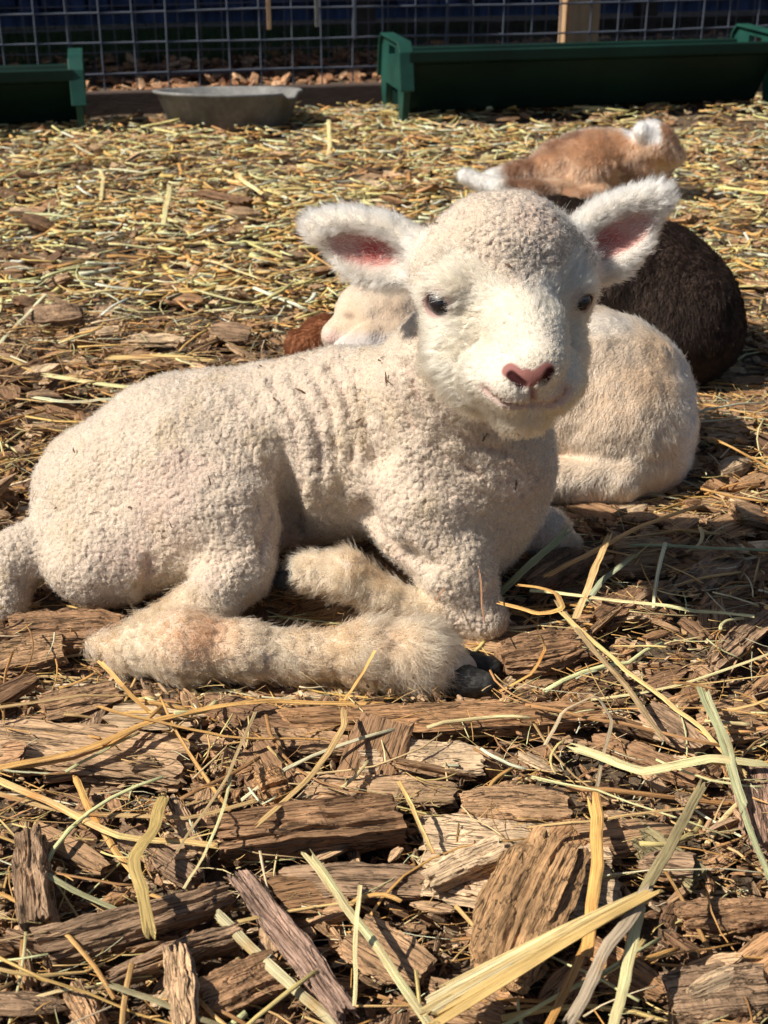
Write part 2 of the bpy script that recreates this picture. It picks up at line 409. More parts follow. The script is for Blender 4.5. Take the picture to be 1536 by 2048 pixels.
# skin hollows: shoulder pocket, groin
L.cone(trace(L, 712, 800), trace(L, 752, 900), .006, .016, k=.012, sub=True)
L.cone(trace(L, 655, 905), trace(L, 735, 1025), .007, .009, k=.016, sub=True); L.cone(trace(L, 735, 1025), trace(L, 850, 1130), .007, .006, k=.014, sub=True)
L.cone(trace(L, 565, 900)+FW*0, trace(L, 580, 1080), .006, .016, k=.02, sub=True)
V, F = L.build(.003, levels=2, floor=-.004)
N = vnormals(V, F)
hl = HL(V)
seg = lambda pts, V=V: np.min([segd(V, a[0], b[0])-(a[1]+b[1])/2 for a, b in zip(pts[:-1], pts[1:])], axis=0)
earw = np.zeros(len(V)); earin = np.zeros(len(V)); earu = np.zeros(len(V)); EF = np.zeros_like(V)
for c, ax, nn, sd, ln, hw in (e1, e2):
    q = np.stack([(V-c) @ ax/ln, (V-c) @ sd/hw, (V-c) @ nn/.015], 1)
    wv = (1-smooth01(np.abs(q[:, 0]), 1.0, 1.12))*(1-smooth01(np.abs(q[:, 1]), 1.05, 1.2))*(1-smooth01(np.abs(q[:, 2]), 1.4, 2.0))
    wv *= smooth01(q[:, 0], -1.0, -.6)
    earw = np.maximum(earw, wv)
    inn = (1-smooth01(np.hypot((q[:, 0]+.02)/.72, (q[:, 1]+.12*np.sign(sd[2]))/.56), .55, 1.05))*smooth01(N @ nn, -.1, .4)
    earin = np.maximum(earin, inn*wv); EF += wv[:, None]*(ax+sd*np.clip(q[:, 1], -1, 1)[:, None]*.9)
cap = smooth01(hl[:, 2]-(2.5+.42*np.abs(hl[:, 0]+.3)), -.4, .5)*(1-smooth01(np.abs(hl[:, 0]), 4.3, 5.4))*smooth01(hl[:, 2], 1.5, 2.5)
fq = np.linalg.norm((hl-np.array([0, 3.2, -.6]))/np.array([7.6, 8.3, 7.2]), axis=1)
face = (1-smooth01(fq, .92, 1.04))*(1-cap)
# the neck wool stays below the jaw
face *= 1-smooth01(-(hl[:, 2]+6.0)+.0*hl[:, 1], -.4, .6)*(1-smooth01(hl[:, 1], 4.0, 6.0))
face = np.maximum(face, earw)
lowleg = np.minimum.reduce([seg(cann), seg([hind[1], hind[2], cann[0]])])
legw = 1-smooth01(lowleg, .002, .010)
fcw = (1-smooth01(seg(fcan[1:]), .001, .008)); fkw = (1-smooth01(seg(farl[1:]), .002, .009))
legw = np.maximum.reduce([legw, fcw, fkw])
legw *= 1-smooth01(V[:, 2], .075, .095)
wool = np.clip(1-face-legw, 0, 1); wool = np.maximum(wool, cap*(1-earw))
headz = 1-smooth01(fq, 1.3, 1.6)
# folds of loose skin over ribs, shoulder and neck
def fold(pts, wdt, amp):
    d = np.min([segd(V, a, b) for a, b in zip(pts[:-1], pts[1:])], axis=0)
    return -amp*np.exp(-(d/wdt)**2)+amp*.55*np.exp(-((d-wdt*1.9)/(wdt*1.1))**2)
tr = lambda *a: [trace(L, x, y) for x, y in a]
disp = np.zeros(len(V))
for pts, wd, am in ((tr((545, 765), (590, 850), (605, 960), (600, 1060)), .004, .0036),
                    (tr((585, 755), (632, 840), (640, 930), (640, 1020)), .0038, .0034), (tr((620, 745), (665, 820), (680, 900)), .0036, .003),
                    (tr((660, 735), (690, 790), (700, 860), (705, 920)), .004, .0036), (tr((470, 800), (520, 870), (540, 940)), .004, .002),
                    (tr((815, 730), (840, 800), (885, 850), (950, 890), (1010, 905)), .004, .0045), (tr((790, 760), (820, 850), (880, 910), (960, 950)), .004, .003),
                    (tr((850, 960), (900, 985), (960, 990)), .004, .002), (tr((730, 1000), (800, 1050), (850, 1120)), .004, .0022),
                    (tr((530, 930), (535, 1040), (520, 1120)), .0045, .003), (tr((300, 1120), (290, 1180), (240, 1230)), .006, .003)):
    disp += fold(pts, wd, am)*(.15+1.0*np.clip(.45+.8*fbm(V, 60, len(pts)+int(wd*1e5), 2), 0, 1.2))
V = V+N*(disp*(wool*(1-headz*.0)))[:, None]
V = V+N*(fbm(V, 45, 3, 3)*.0016*wool)[:, None]
N0 = vnormals(V, F)
warp = vnoise3(V, 160, 9)*.0012
w1, i1 = worley(V+warp*1.6, .0046, 5); w2, i2 = worley(V+warp, .0028, 8)
nub = np.sqrt(np.clip(1-(w1/.78)**2, 0, 1)); nub2 = np.sqrt(np.clip(1-(w2/.78)**2, 0, 1))
amp = .0023*(.75+.6*fbm(V, 40, 4, 2)*.6)
V = V+N0*(wool*(amp*(nub*(.6+.6*i1))+.0007*nub2-.0008))[:, None]
N = vnormals(V, F)
# colours of the coat, darker in gaps between nubs, grey on the forehead
cream = np.array([.53, .43, .34]); pinkskin = np.array([.66, .43, .38])
tint = colmix(np.tile(cream, (len(V), 1)), [
    (np.clip(.5+.5*fbm(V, 22, 31, 3), 0, 1)*.5*wool, (.46, .385, .31)),
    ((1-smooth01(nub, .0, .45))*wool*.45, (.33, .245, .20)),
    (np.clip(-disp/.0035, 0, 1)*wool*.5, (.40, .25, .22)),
    (smooth01(fbm(V, 28, 77, 3), .1, 1.0)*wool*.5, (.46, .35, .21)), (smooth01(fbm(V, 18, 177, 3), .3, 1.0)*wool*.4, (.47, .32, .27)),
    (face*.85, (.62, .56, .48)), (legw*.9, (.56, .45, .34)),
    (legw*blob(V, P(390, 1260, .83), np.array([.05, .05, .03]), .8)*.75, (.60, .38, .24)),
    (cap*blob(V, H(.8, 3.0, 4.2), np.array([.034, .04, .03]), .8)*.65, (.27, .245, .23)),
    (earin*.85, (.46, .20, .17)),
])
for (c, ax, nn, sd, ln, hw), k in ((e1, 1), (e2, .75)):
    red = blob(V, c+ax*ln*-.12-nn*.004+UP*-.002, np.array([.02, .02, .013]), .9)*earin
    tint = colmix(tint, [(red*.85*k, (.33, .035, .035))])
    dl = segd(V, c-ax*ln*.1+UP*-.008, c-ax*ln*.28-UP*.018); tint = colmix(tint, [(np.exp(-(dl/.002)**2)*earin*.7, (.28, .03, .03))])
for e in (eyeL, eyeR):
    de = np.linalg.norm((V-e) @ np.stack([RT, UP, FW]).T/np.array([.011, .0085, .012]), axis=1)
    tint = colmix(tint, [((1-smooth01(de, 1.0, 1.6))*.8, (.40, .22, .20)), ((1-smooth01(de, .75, 1.0))*.9, (.05, .03, .03))])
dn = np.minimum(segd(V, nosp[0], nosc), np.minimum(segd(V, nosp[2], nosc), segd(V, nosp[1], nosc)))
nosew = 1-smooth01(dn, .0042, .0066)
dm = np.min([segd(V, a, b) for a, b in zip(mou[:-1], mou[1:])], axis=0)
dsl = np.min([segd(V, a, b) for a, b in nosl], axis=0); dph = segd(V, *phil)
mw = 1-smooth01(dm, .0022, .0095)
tint = colmix(tint, [(np.maximum(mw, 1-smooth01(dph, .002, .006))*.6, (.40, .23, .20)), (nosew, (.30, .13, .115)),
                     ((1-smooth01(dsl, .0026, .0042)), (.05, .012, .012)), (1-smooth01(np.minimum(dm, dph), .0009, .0024), (.20, .085, .08))])
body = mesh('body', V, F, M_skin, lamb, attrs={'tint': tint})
lamb_bare = (1-smooth01(nosew, .2, .7))*(smooth01(np.minimum(dm, dph), .001, .007))
for e in (eyeL, eyeR): lamb_bare = lamb_bare*smooth01(np.linalg.norm((V-e-(RT*.002-UP*.003)) @ np.stack([RT, UP, FW]).T/(np.array([1., .95, 1.2]) if e is eyeL else np.array([.8, .8, 1.])), axis=1), .0105, .0140)
# ---- coats
z0 = np.zeros(len(V)); one = np.ones(len(V)); dn_ = np.array([0, 0, -1.])
upz = smooth01(V[:, 2], .0, .006)
if HAIR:
    # short curly fuzz over the wool
    fur('wool_fleece', V, F, N, M_hair, lamb, int(150000*HAIR), wool*upz+1e-9, one*.0046, vnoise3(V, 180, 2)+dn_*.2, one*.55,
        colmix(np.tile(np.array([.62, .51, .39]), (len(V), 1)), [(smooth01(fbm(V, 50, 77, 2), .1, 1.0)*.6, (.52, .40, .25))]), curl=.0011, rad=1.1e-4, npts=9, wild=.9, clump=300, seed=2, tintvar=.12, tuft=.0052, tuftk=.6)
    nose = H(0, 10, -1)
    ff = V-nose; ff = norm(ff)+np.array([0, 0, -.35])
    fl = .0085+.006*smooth01(-hl[:, 2], 2.5, 5)+.0035*smooth01(np.abs(hl[:, 0]), 3.5, 6)-.0055*smooth01(hl[:, 1], 5.5, 9.5)
    ft = colmix(np.tile(np.array([.52, .445, .34]), (len(V), 1)), [
        (smooth01(fbm(V, 30, 55, 3), -.1, .9)*.6, (.56, .42, .26)), (blob(V, H(-1.2, 5, .8), np.array([.03, .03, .03]), .9)*.45, (.56, .43, .28)),
        (blob(V, H(-.5, 3.5, 3.4), np.array([.03, .03, .022]), .9)*.6, (.34, .31, .28)), (blob(V, H(1.2, 3.6, 3.0), np.array([.022, .03, .02]), .9)*.6, (.30, .28, .27)), (blob(V, H(-3.2, 5.2, -1.2), np.array([.02, .02, .02]), .9)*.4, (.58, .44, .27))])
    fur('face_fur', V, F, N, M_hair, lamb, int(70000*HAIR), face*(1-earw)*lamb_bare*upz*(.6+.5*smooth01(hl[:, 1], 0, 6)), fl, ff, one*.80, ft, curl=.0006, rad=1.3e-4, wild=.36, clump=160, seed=3, tuft=.0042, tuftk=.7)
    fur('ear_fur', V, F, N, M_hair, lamb, int(32000*HAIR), earw*(1-earin*.85), .0115*(1-earin*.35), EF, .5+.3*earin, np.tile(np.array([.64, .58, .50]), (len(V), 1)), curl=.0008, rad=1.1e-4, wild=.45, clump=120, seed=4, tuft=.0045, tuftk=.6)
    lf = np.zeros_like(V)
    for a, b in list(zip(cann[:-1], cann[1:]))+[(hind[0], hind[1]), (hind[1], hind[2])]+list(zip(fcan[:-1], fcan[1:]))+list(zip(farl[:-1], farl[1:])):
        d = segd(V, a[0], b[0]); lf += (np.exp(-(d/.02)**2))[:, None]*norm(b[0]-a[0])
    lf = norm(lf)+np.array([0, 0, -.55])
    lt = colmix(np.tile(np.array([.52, .37, .24]), (len(V), 1)), [(blob(V, P(380, 1270, .82), np.array([.06, .06, .035]), .85)*.95, (.40, .19, .10)),
        (blob(V, P(780, 1290, .81), np.array([.03, .05, .02]), .9)*.8, (.42, .23, .13)), (smooth01(fbm(V, 35, 8, 3), .0, .8)*.7, (.38, .22, .12)), (blob(V, P(190, 1310, .85), np.array([.03, .05, .02]), .9)*.5, (.46, .28, .18))])
    fur('leg_fur', V, F, N, M_hair, lamb, int(52000*HAIR), legw*(.3+.7*upz)*smooth01(np.linalg.norm(V-P(955, 1352, .825), axis=1), .028, .034), .0088+.006*smooth01(fbm(V, 40, 3, 2), -.4, .7)+.006*smooth01(V[:, 0], P(660, 1300, .83)[0], P(760, 1300, .83)[0])*(V[:, 1] < .89)+.003*(V[:, 1] > .89), lf, one*.8, lt, curl=.0018, rad=1.4e-4, npts=8, wild=.6, clump=80, seed=5, lenvar=.5, tuft=.010, tuftk=.75)
# ---- eyes and hooves
def ellmesh(name, c, r, R_, mat, parent, n=28):
    u = np.linspace(0, 2*np.pi, n, endpoint=False); v = np.linspace(.02, np.pi-.02, n//2)
    uu, vv = np.meshgrid(u, v); q = np.stack([np.cos(uu)*np.sin(vv), np.sin(uu)*np.sin(vv), np.cos(vv)], -1).reshape(-1, 3)*np.asarray(r)
    m = n//2; i, j = np.meshgrid(np.arange(n), np.arange(m-1)); a = j*n+i; b = j*n+(i+1) % n
    return mesh(name, np.asarray(c)+q @ np.asarray(R_), np.stack([a, a+n, b+n, b], -1).reshape(-1, 4), mat, parent)
for e in (eyeL, eyeR):
    o = outw(e); er_ = .0098 if e is eyeL else .0072; ellmesh('eye', e-o*(er_-.0023), (er_, er_, er_), np.eye(3), M_eye, lamb)
def hoof(parts, label=None, parent=None):
    s = Sculpt()
    for a, b, ra, rb in parts: s.cone(a, b, ra, rb, k=.002)
    v, f = s.build(.0025, 1, floor=.0005); n = vnormals(v, f); v = v+n*(fbm(v, 250, 5, 3)*.0006)[:, None]
    return mesh('hoof', v, f, M_hoof, parent or lamb)
a0 = P(912, 1360, .824)
hoof([(a0, P(974, 1368, .813), .0155, .0085), (P(912, 1332, .852), P(986, 1336, .846), .0155, .0085)])
hoof([(P(600, 1148, .925), P(566, 1160, .925), .0125, .009), (P(602, 1142, .94), P(568, 1150, .94), .0125, .009)])

rd = np.random.default_rng(77); ids = rd.choice(len(V), 38, p=(wool*smooth01(V[:, 2], .05, .08)*(N[:, 1] < .3))/np.sum(wool*smooth01(V[:, 2], .05, .08)*(N[:, 1] < .3)))
bv, bf = [], []
for q in ids:
    ln_, w_ = .0015+.005*rd.random()**2, .0004+.0005*rd.random(); a_ = norm(np.cross(N[q], rd.normal(0, 1, 3))); b_ = np.cross(N[q], a_); m_ = V[q]+N[q]*.0016; n_ = len(bv); up_ = N[q]*rd.normal(.0008, .0008)
    bv += [m_-a_*ln_-b_*w_, m_-a_*ln_+b_*w_, m_+b_*w_*1.3+up_, m_-b_*w_*1.3+up_, m_+a_*ln_+b_*w_*.5+up_, m_+a_*ln_-b_*w_*.5+up_, m_+up_*.2-N[q]*.0008, m_-N[q]*.0008]
    bf += [[n_, n_+1, n_+2, n_+3], [n_+3, n_+2, n_+4, n_+5]]
tag(mesh('bark_flecks', bv, bf, material('fleck', (.10, .055, .03), rough=.9), smooth=False), 'tiny brown flecks of bark caught in the fleece of the lamb', 'flecks', kind='stuff')
# ------------------------------------------------------------------ the other kids lying behind
M_kid = material('kid_coat', attr='tint', rough=.8, spec=.25, bump=[(500, .4, .002, (1, 1, 1), None)])
HK = 1.02
def kid(name, label, sc, h, floor, colour, count, length, flow, hairmat, seed, lay=.75, lv=1, wild=.35, curl=.0006, rad=1.6e-4, base=None, hden=None, lf_=None, cat='goat kid'):
    e = empty(name, base); tag(e, label, cat)
    v, f = sc.build(h, lv, floor=floor); n = vnormals(v, f); v = v+n*(fbm(v, 35, seed, 3)*.0022)[:, None]; n = vnormals(v, f)
    t, ln = colour(v), np.full(len(v), length)*(lf_(v) if lf_ else 1)
    mesh('body', v, f, M_kid, e, attrs={'tint': t})
    if HAIR:
        fur('short_coat', v, f, n, hairmat, e, int(count*HAIR), smooth01(v[:, 2], 0, .01)*(hden(v) if hden else 1), ln, flow(v, n), np.full(len(v), lay), np.clip(t*HK, 0, .93), curl=curl, rad=rad, wild=wild, clump=120, seed=seed, tintvar=.22)
    return e
# cream kid curled up right behind the lamb, its sleeping head to the left of the lamb's neck
k = Sculpt()
k.chain([B(1010, 800, 1.22, 130), B(1130, 790, 1.25, 165), B(1210, 818, 1.245, 166), B(1222, 850, 1.225, 146)], k=.03)
k.ell(P(1248, 880, 1.205), (.060, .055, .062), k=.03)
k.chain([B(1320, 915, 1.19, 58), B(1240, 955, 1.155, 52), B(1120, 965, 1.15, 46), B(1030, 975, 1.155, 40)], k=.007)
k.chain([B(1010, 760, 1.24, 115), B(930, 700, 1.26, 90), B(850, 660, 1.26, 75)], k=.03)
hk = B(775, 640, 1.25, 88)
k.ball(hk[0], hk[1]*.95, k=.02); k.chain([(hk[0]+RT*-.01, hk[1]*.7), B(715, 668, 1.235, 50), B(672, 672, 1.23, 26)], k=.015)
k.ell(P(735, 610, 1.25), (.03, .03, .018), k=.015)
r_, _, _ = frame(P(650, 722, 1.215)-P(835, 655, 1.235), UP)
sd_ = norm(np.cross(r_, FW)); k.ell(P(742, 690, 1.20), (.050, .020, .006), np.stack([r_, sd_, np.cross(r_, sd_)]), k=.006)
k.cone(P(700, 652, 1.197), P(706, 655, 1.197), .003, .003, k=.003, sub=True)
def ccol(v):
    t = np.tile(np.array([.54, .43, .325]), (len(v), 1))
    return colmix(t, [(smooth01(fbm(v, 14, 4, 3), -.2, .8)*.6, (.54, .37, .23)), (blob(v, P(1230, 810, 1.17), np.array([.07, .08, .05]), .9)*.55, (.52, .35, .22)),
        (np.exp(-(segd(v, P(1090, 900, 1.17), P(1290, 940, 1.17))/.012)**2)*.5, (.50, .30, .17)), (smooth01(v[:, 0], P(1325, 850, 1.2)[0], P(1375, 850, 1.2)[0])*.7, (.68, .65, .60)),
        (blob(v, P(1200, 650, 1.22), np.array([.10, .05, .012]), .8)*.5, (.68, .65, .59)), (blob(v, P(735, 695, 1.2), np.array([.055, .03, .02]), .6)*.8, (.70, .65, .63)),
        (blob(v, P(790, 625, 1.2), np.array([.03, .05, .02]), .9)*.6, (.56, .38, .25)), (blob(v, P(693, 642, 1.2), np.array([.012, .03, .006]), .6)*.8, (.10, .05, .035)),
        (blob(v, P(662, 672, 1.22), np.array([.012, .03, .010]), .6)*.6, (.72, .48, .44))])
def cflow(v, n): return np.cross(n, np.array([0, -1., 0]))*-1+np.array([.2, 0, -.8])
kid('cream_kid', 'cream and tan kid curled up asleep right behind the lamb, its head on its side', k, .004, -.004, ccol, 75000, .0085, cflow, M_hair, 21, lay=.88, base=(.18, 1.25, 0), wild=.45, lf_=lambda v: .4+.6*smooth01(v[:, 0], P(800, 640, 1.25)[0], P(900, 640, 1.25)[0]))
# dark brown kid behind the cream one
k = Sculpt()
k.chain([B(1085, 540, 1.56, 130), B(1180, 570, 1.56, 150), B(1290, 615, 1.55, 150), B(1335, 640, 1.53, 140)], k=.04)
k.ell(P(1345, 660, 1.50), (.074, .066, .066), k=.03)
k.chain([B(1085, 480, 1.57, 84), B(1050, 460, 1.58, 58)], k=.02)
k.chain([B(900, 610, 1.55, 90), B(1000, 590, 1.55, 110), B(1085, 560, 1.55, 110)], k=.03)
k.chain([B(860, 700, 1.52, 60), B(740, 705, 1.50, 52), B(655, 690, 1.50, 48), B(612, 697, 1.49, 40)], k=.015)
k.chain([B(640, 672, 1.50, 30), B(655, 665, 1.50, 24)], k=.015)
def dcol(v):
    return colmix(np.tile(np.array([.048, .030, .022]), (len(v), 1)), [(smooth01(fbm(v, 20, 8, 3), 0, .9)*.6, (.075, .042, .030)), (1-smooth01(v[:, 0], P(700, 690, 1.5)[0], P(830, 690, 1.5)[0]), (.27, .105, .045)),
        (smooth01(v[:, 0], P(1020, 500, 1.5)[0], P(1000, 500, 1.5)[0])*0, (.02, .02, .03))])
kid('dark_brown_kid', 'dark brown kid lying behind the cream kid with a chestnut foreleg stretched out', k, .005, -.004, dcol, 60000, .011, cflow, M_hairdark, 22, base=(.3, 1.55, 0), rad=2e-4)
# tan and white kid further off
k = Sculpt()
k.chain([B(1120, 340, 2.46, 58), B(1190, 328, 2.47, 60), B(1260, 326, 2.47, 52), B(1300, 325, 2.45, 44)], k=.03)
k.ell(P(1175, 345, 2.42), (.055, .05, .045), k=.03)
k.chain([B(1100, 350, 2.44, 45), B(1030, 362, 2.42, 28), B(985, 365, 2.40, 22)], k=.02)
k.chain([B(1130, 385, 2.38, 26), B(1060, 385, 2.36, 20), B(1000, 380, 2.36, 19), B(930, 352, 2.38, 14)], k=.015)
k.chain([B(1200, 392, 2.37, 24), B(1140, 400, 2.35, 18)], k=.012)
k.chain([B(1290, 300, 2.45, 32), B(1318, 290, 2.42, 30), B(1345, 312, 2.41, 20)], k=.02)
k.chain([B(1298, 268, 2.42, 24), B(1285, 262, 2.41, 15)], k=.015)
def bcol(v):
    return colmix(np.tile(np.array([.36, .20, .115]), (len(v), 1)), [(smooth01(fbm(v, 16, 4, 3), 0, .8)*.7, (.50, .36, .26)), (smooth01(fbm(v, 17, 14, 3), .0, .6)*.75, (.15, .085, .055)),
        (1-smooth01(v[:, 0], P(985, 360, 2.4)[0], P(1020, 360, 2.4)[0]), (.72, .69, .64)), ((1-smooth01(v[:, 0], P(1312, 290, 2.42)[0], P(1320, 290, 2.42)[0]))*smooth01(v[:, 0], P(1252, 270, 2.42)[0], P(1266, 270, 2.42)[0])*smooth01(v[:, 2], P(1290, 284, 2.42)[2], P(1290, 274, 2.42)[2]), (.75, .73, .71)), (smooth01(v[:, 0], P(1322, 290, 2.42)[0], P(1330, 290, 2.42)[0])*.8, (.34, .20, .13)),
        (np.exp(-(segd(v, P(1060, 350, 2.38), P(1200, 375, 2.36))/.012)**2)*.5, (.66, .48, .34))])
kid('tan_kid', 'tan kid with white legs asleep on the straw furthest from the camera', k, .006, -.004, bcol, 45000, .014, cflow, M_hair, 23, base=(.5, 2.45, 0), rad=3e-4, wild=.5)
# ------------------------------------------------------------------ ground, wood chips, straw
M_soil = material('soil', (.12, .085, .055), rough=.95, spec=.2, var=[(18, .55, 1.5, (1, 1, 1), None), (160, .5, 1.5, (1, 1, 1), None)], bump=[(60, .8, .01, (1, 1, 1), None), (400, .6, .004, (1, 1, 1), None)])
M_wood = material('weathered_wood', attr='tint', rough=.8, spec=.25, var=[(1.0, .62, 1.25, (14, 190, 190), 'loc'), (1.0, .72, 1.2, (30, 60, 60), 'loc'), (1.0, .8, 1.12, (70, 900, 900), 'loc')],
                  bump=[(1.0, .8, .0022, (22, 420, 420), 'loc'), (1.0, .6, .0012, (160, 1100, 1100), 'loc')], crack=[(1.0, .018, .25, .0012, (9, 130, 130), 'loc'), (1.0, .03, .5, .0006, (24, 420, 420), 'loc')])
M_straw = material('dry_straw', attr='tint', rough=.42, spec=.5, var=[(1.0, .72, 1.15, (20, 700, 700), 'loc'), (1.0, .8, 1.1, (25, 25, 25), 'loc')], bump=[(1.0, .7, .0010, (10, 1500, 1500), 'loc')], crack=[(1.0, .05, .6, .0003, (12, 600, 600), 'loc')])
def gz(x, y):
    p = np.stack([np.ravel(x), np.ravel(y), np.zeros(np.size(x))], 1)
    return (fbm(p, 9, 71, 3)*.004+fbm(p, 2.2, 72, 2)*.004-.004).reshape(np.shape(x))
# one sheet to the horizon, finer near the camera
s_ = np.concatenate([-np.geomspace(60, 1.7, 24), np.linspace(-1.65, 1.65, 240), np.geomspace(1.7, 60, 24)])
t_ = np.concatenate([-np.geomspace(40, .3, 20), np.linspace(-.25, 3.9, 300), np.geomspace(3.95, 90, 40)])
X, Y = np.meshgrid(s_, t_); Z = gz(X, Y); nx = len(s_); ny = len(t_)
i, j = np.meshgrid(np.arange(nx-1), np.arange(ny-1)); a = (j*nx+i).ravel()
tag(mesh('ground', np.stack([X, Y, Z], -1).reshape(-1, 3), np.stack([a, a+1, a+nx+1, a+nx], 1), M_soil), kind='structure')

WOODC = np.array([1.20, 1.13, .99])*np.array([[.42, .27, .165], [.33, .20, .12], [.50, .345, .225], [.24, .145, .09], [.40, .235, .13], [.33, .225, .155], [.62, .47, .33], [.17, .10, .065]])
STRAWC = np.array([1.38, 1.16, 1.08])*np.array([[.68, .45, .15], [.78, .57, .24], [.86, .71, .38], [.56, .35, .11], [.54, .42, .19], [.90, .79, .54], [.46, .28, .11]])
def chip(L_, W_, T_, r, n=10, ring=12, jag=.12, taper=.25):
    """a splintered piece of wood along x: grooves run with the grain, ends break off unevenly"""
    u = np.linspace(0, 2*np.pi, ring, endpoint=False)+.05
    cy, cz = np.cos(u), np.sin(u); mq = np.maximum(np.abs(cy), np.abs(cz))**.82; cy, cz = cy/mq, cz/mq
    groove = 1+r.normal(0, .07 if ring > 20 else .13, ring)
    if ring > 20: groove = groove*(1+.06*np.sign(np.sin(u*r.integers(3, 6)+r.random()*6)))
    x = np.linspace(-1, 1, n); tl, tr_ = r.random()*taper*2, r.random()*taper*2
    width = 1-tl*np.clip(-x, 0, 1)**2-tr_*np.clip(x, 0, 1)**2
    e0, e1 = r.random(ring)*jag, r.random(ring)*jag
    e0 = (e0+np.roll(e0, 1))*.6; e1 = (e1+np.roll(e1, 1))*.6; e0 += (r.random(ring) < .15)*jag*1.3
    sk = r.normal(0, .12, 2)
    xs = x[:, None]*np.where(x[:, None] < 0, 1-e0*1.6, 1-e1*1.6)
    wob = np.array([np.convolve(r.normal(0, 1, n+4), np.ones(3)/3, 'same')[2:-2] for _ in range(ring)]).T*.07
    g = groove[None]*(1+wob)*width[:, None]
    Vv = np.stack([(xs+sk[0]*cy*.3)*L_/2, g*cy*W_/2+xs**2*sk[1]*W_*.6, g*cz*T_/2], -1).reshape(-1, 3)
    a = (np.arange(n-1)[:, None]*ring+np.arange(ring)).ravel(); b = (np.arange(n-1)[:, None]*ring+(np.arange(ring)+1) % ring).ravel()
    Fq = np.stack([a, b, b+ring, a+ring], 1)
    c0, c1 = len(Vv), len(Vv)+1
    Vv = np.concatenate([Vv, [[-L_/2*(1-jag*1.5), 0, 0], [L_/2*(1-jag*1.5), 0, 0]]])
    k_ = np.arange(ring); k2 = (k_+1) % ring; o = (n-1)*ring
    FTt = np.concatenate([np.stack([k2, k_, np.full(ring, c0)], 1), np.stack([k_+o, k2+o, np.full(ring, c1)], 1)])
    return Vv, Fq, FTt
def stalk(pts, w0, w1, flat=.5, sides=6, r=None, fray=False, rl=.45):
    """a straw: a slightly crushed tube through pts; w = widths in metres"""
    pts = np.asarray(pts, float); n = len(pts); t = norm(np.gradient(pts, axis=0)); up = np.array([0, 0, 1.])
    sdv = norm(np.cross(t, up+np.array([.01, .02, 0]))); nn = np.cross(sdv, t)
    if r is not None:
        an = r.normal(0, rl); sdv, nn = sdv*math.cos(an)+nn*math.sin(an), nn*math.cos(an)-sdv*math.sin(an)
    u = np.linspace(0, 2*np.pi, sides, endpoint=False); ww = np.linspace(w0, w1, n)/2
    if r is not None: ww = ww*(1+r.normal(0, .04, n))
    rg = 1+(r.normal(0, .17, sides) if sides > 8 else 0)
    Vv = pts[:, None]+sdv[:, None]*(np.cos(u)*rg*ww[:, None])[:, :, None]+nn[:, None]*(np.sin(u)*rg*ww[:, None]*flat)[:, :, None]
    if fray and r is not None: Vv[-1] += t[-1]*(r.random((sides, 1))*w0*2.6); Vv[0] -= t[0]*(r.random((sides, 1))*w0*1.8)
    a = (np.arange(n-1)[:, None]*sides+np.arange(sides)).ravel(); b = (np.arange(n-1)[:, None]*sides+(np.arange(sides)+1) % sides).ravel()
    Fq = np.stack([a, a+sides, b+sides, b], 1); e = np.arange(sides)
    dd = np.concatenate([[0], np.cumsum(np.linalg.norm(np.diff(pts, axis=0), axis=1))])
    loc = np.stack([np.repeat(dd, sides), np.tile(np.cos(u)*w0, n), np.tile(np.sin(u)*w0, n)], 1)
    capq = [[0, 1, 2, 3]] if sides == 4 else [[0, 1, 2, 5], [2, 3, 4, 5]] if sides == 6 else [[q, q+1, sides-2-q, sides-1-q] for q in range(sides//2-1)]
    capq = np.array(capq); Fq = np.concatenate([Fq, capq, (capq+(n-1)*sides)[:, ::-1]])
    return Vv.reshape(-1, 3), Fq, loc
def euler(y, p, r_):
    cy, sy, cp, sp, cr, sr = math.cos(y), math.sin(y), math.cos(p), math.sin(p), math.cos(r_), math.sin(r_)
    return np.array([[cy, -sy, 0], [sy, cy, 0], [0, 0, 1]]) @ np.array([[cp, 0, sp], [0, 1, 0], [-sp, 0, cp]]) @ np.array([[1, 0, 0], [0, cr, -sr], [0, sr, cr]])
class Heap:
    def __init__(s): s.V, s.F, s.T, s.tint, s.loc, s.n = [], [], [], [], [], 0
    def add(s, V_, F_, T_, tint_, loc_):
        s.V.append(V_); s.F.append(F_+s.n)
        if T_ is not None: s.T.append(T_+s.n)
        s.tint.append(tint_); s.loc.append(loc_); s.n += len(V_)
    def done(s, name, mat, smooth=False, **kw):
        o = mesh(name, np.concatenate(s.V), np.concatenate(s.F), mat, attrs={'tint': np.concatenate(s.tint), 'loc': np.concatenate(s.loc)}, FT=np.concatenate(s.T) if s.T else None, smooth=smooth)
        return tag(o, **kw)
def single(name, V_, F_, T_, tint_, loc_, mat, label, cat, group=None, smooth=False):
    c = V_.mean(0); c[2] = V_[:, 2].min()
    o = mesh(name, V_, F_, mat, attrs={'tint': tint_, 'loc': loc_}, FT=T_, smooth=smooth, loc=c)
    return tag(o, label, cat, group)
def chiptint(n, c, r): return np.clip(np.tile(c, (n, 1))*(1+.25*(r.random((n, 1))-.5)), 0, 1)
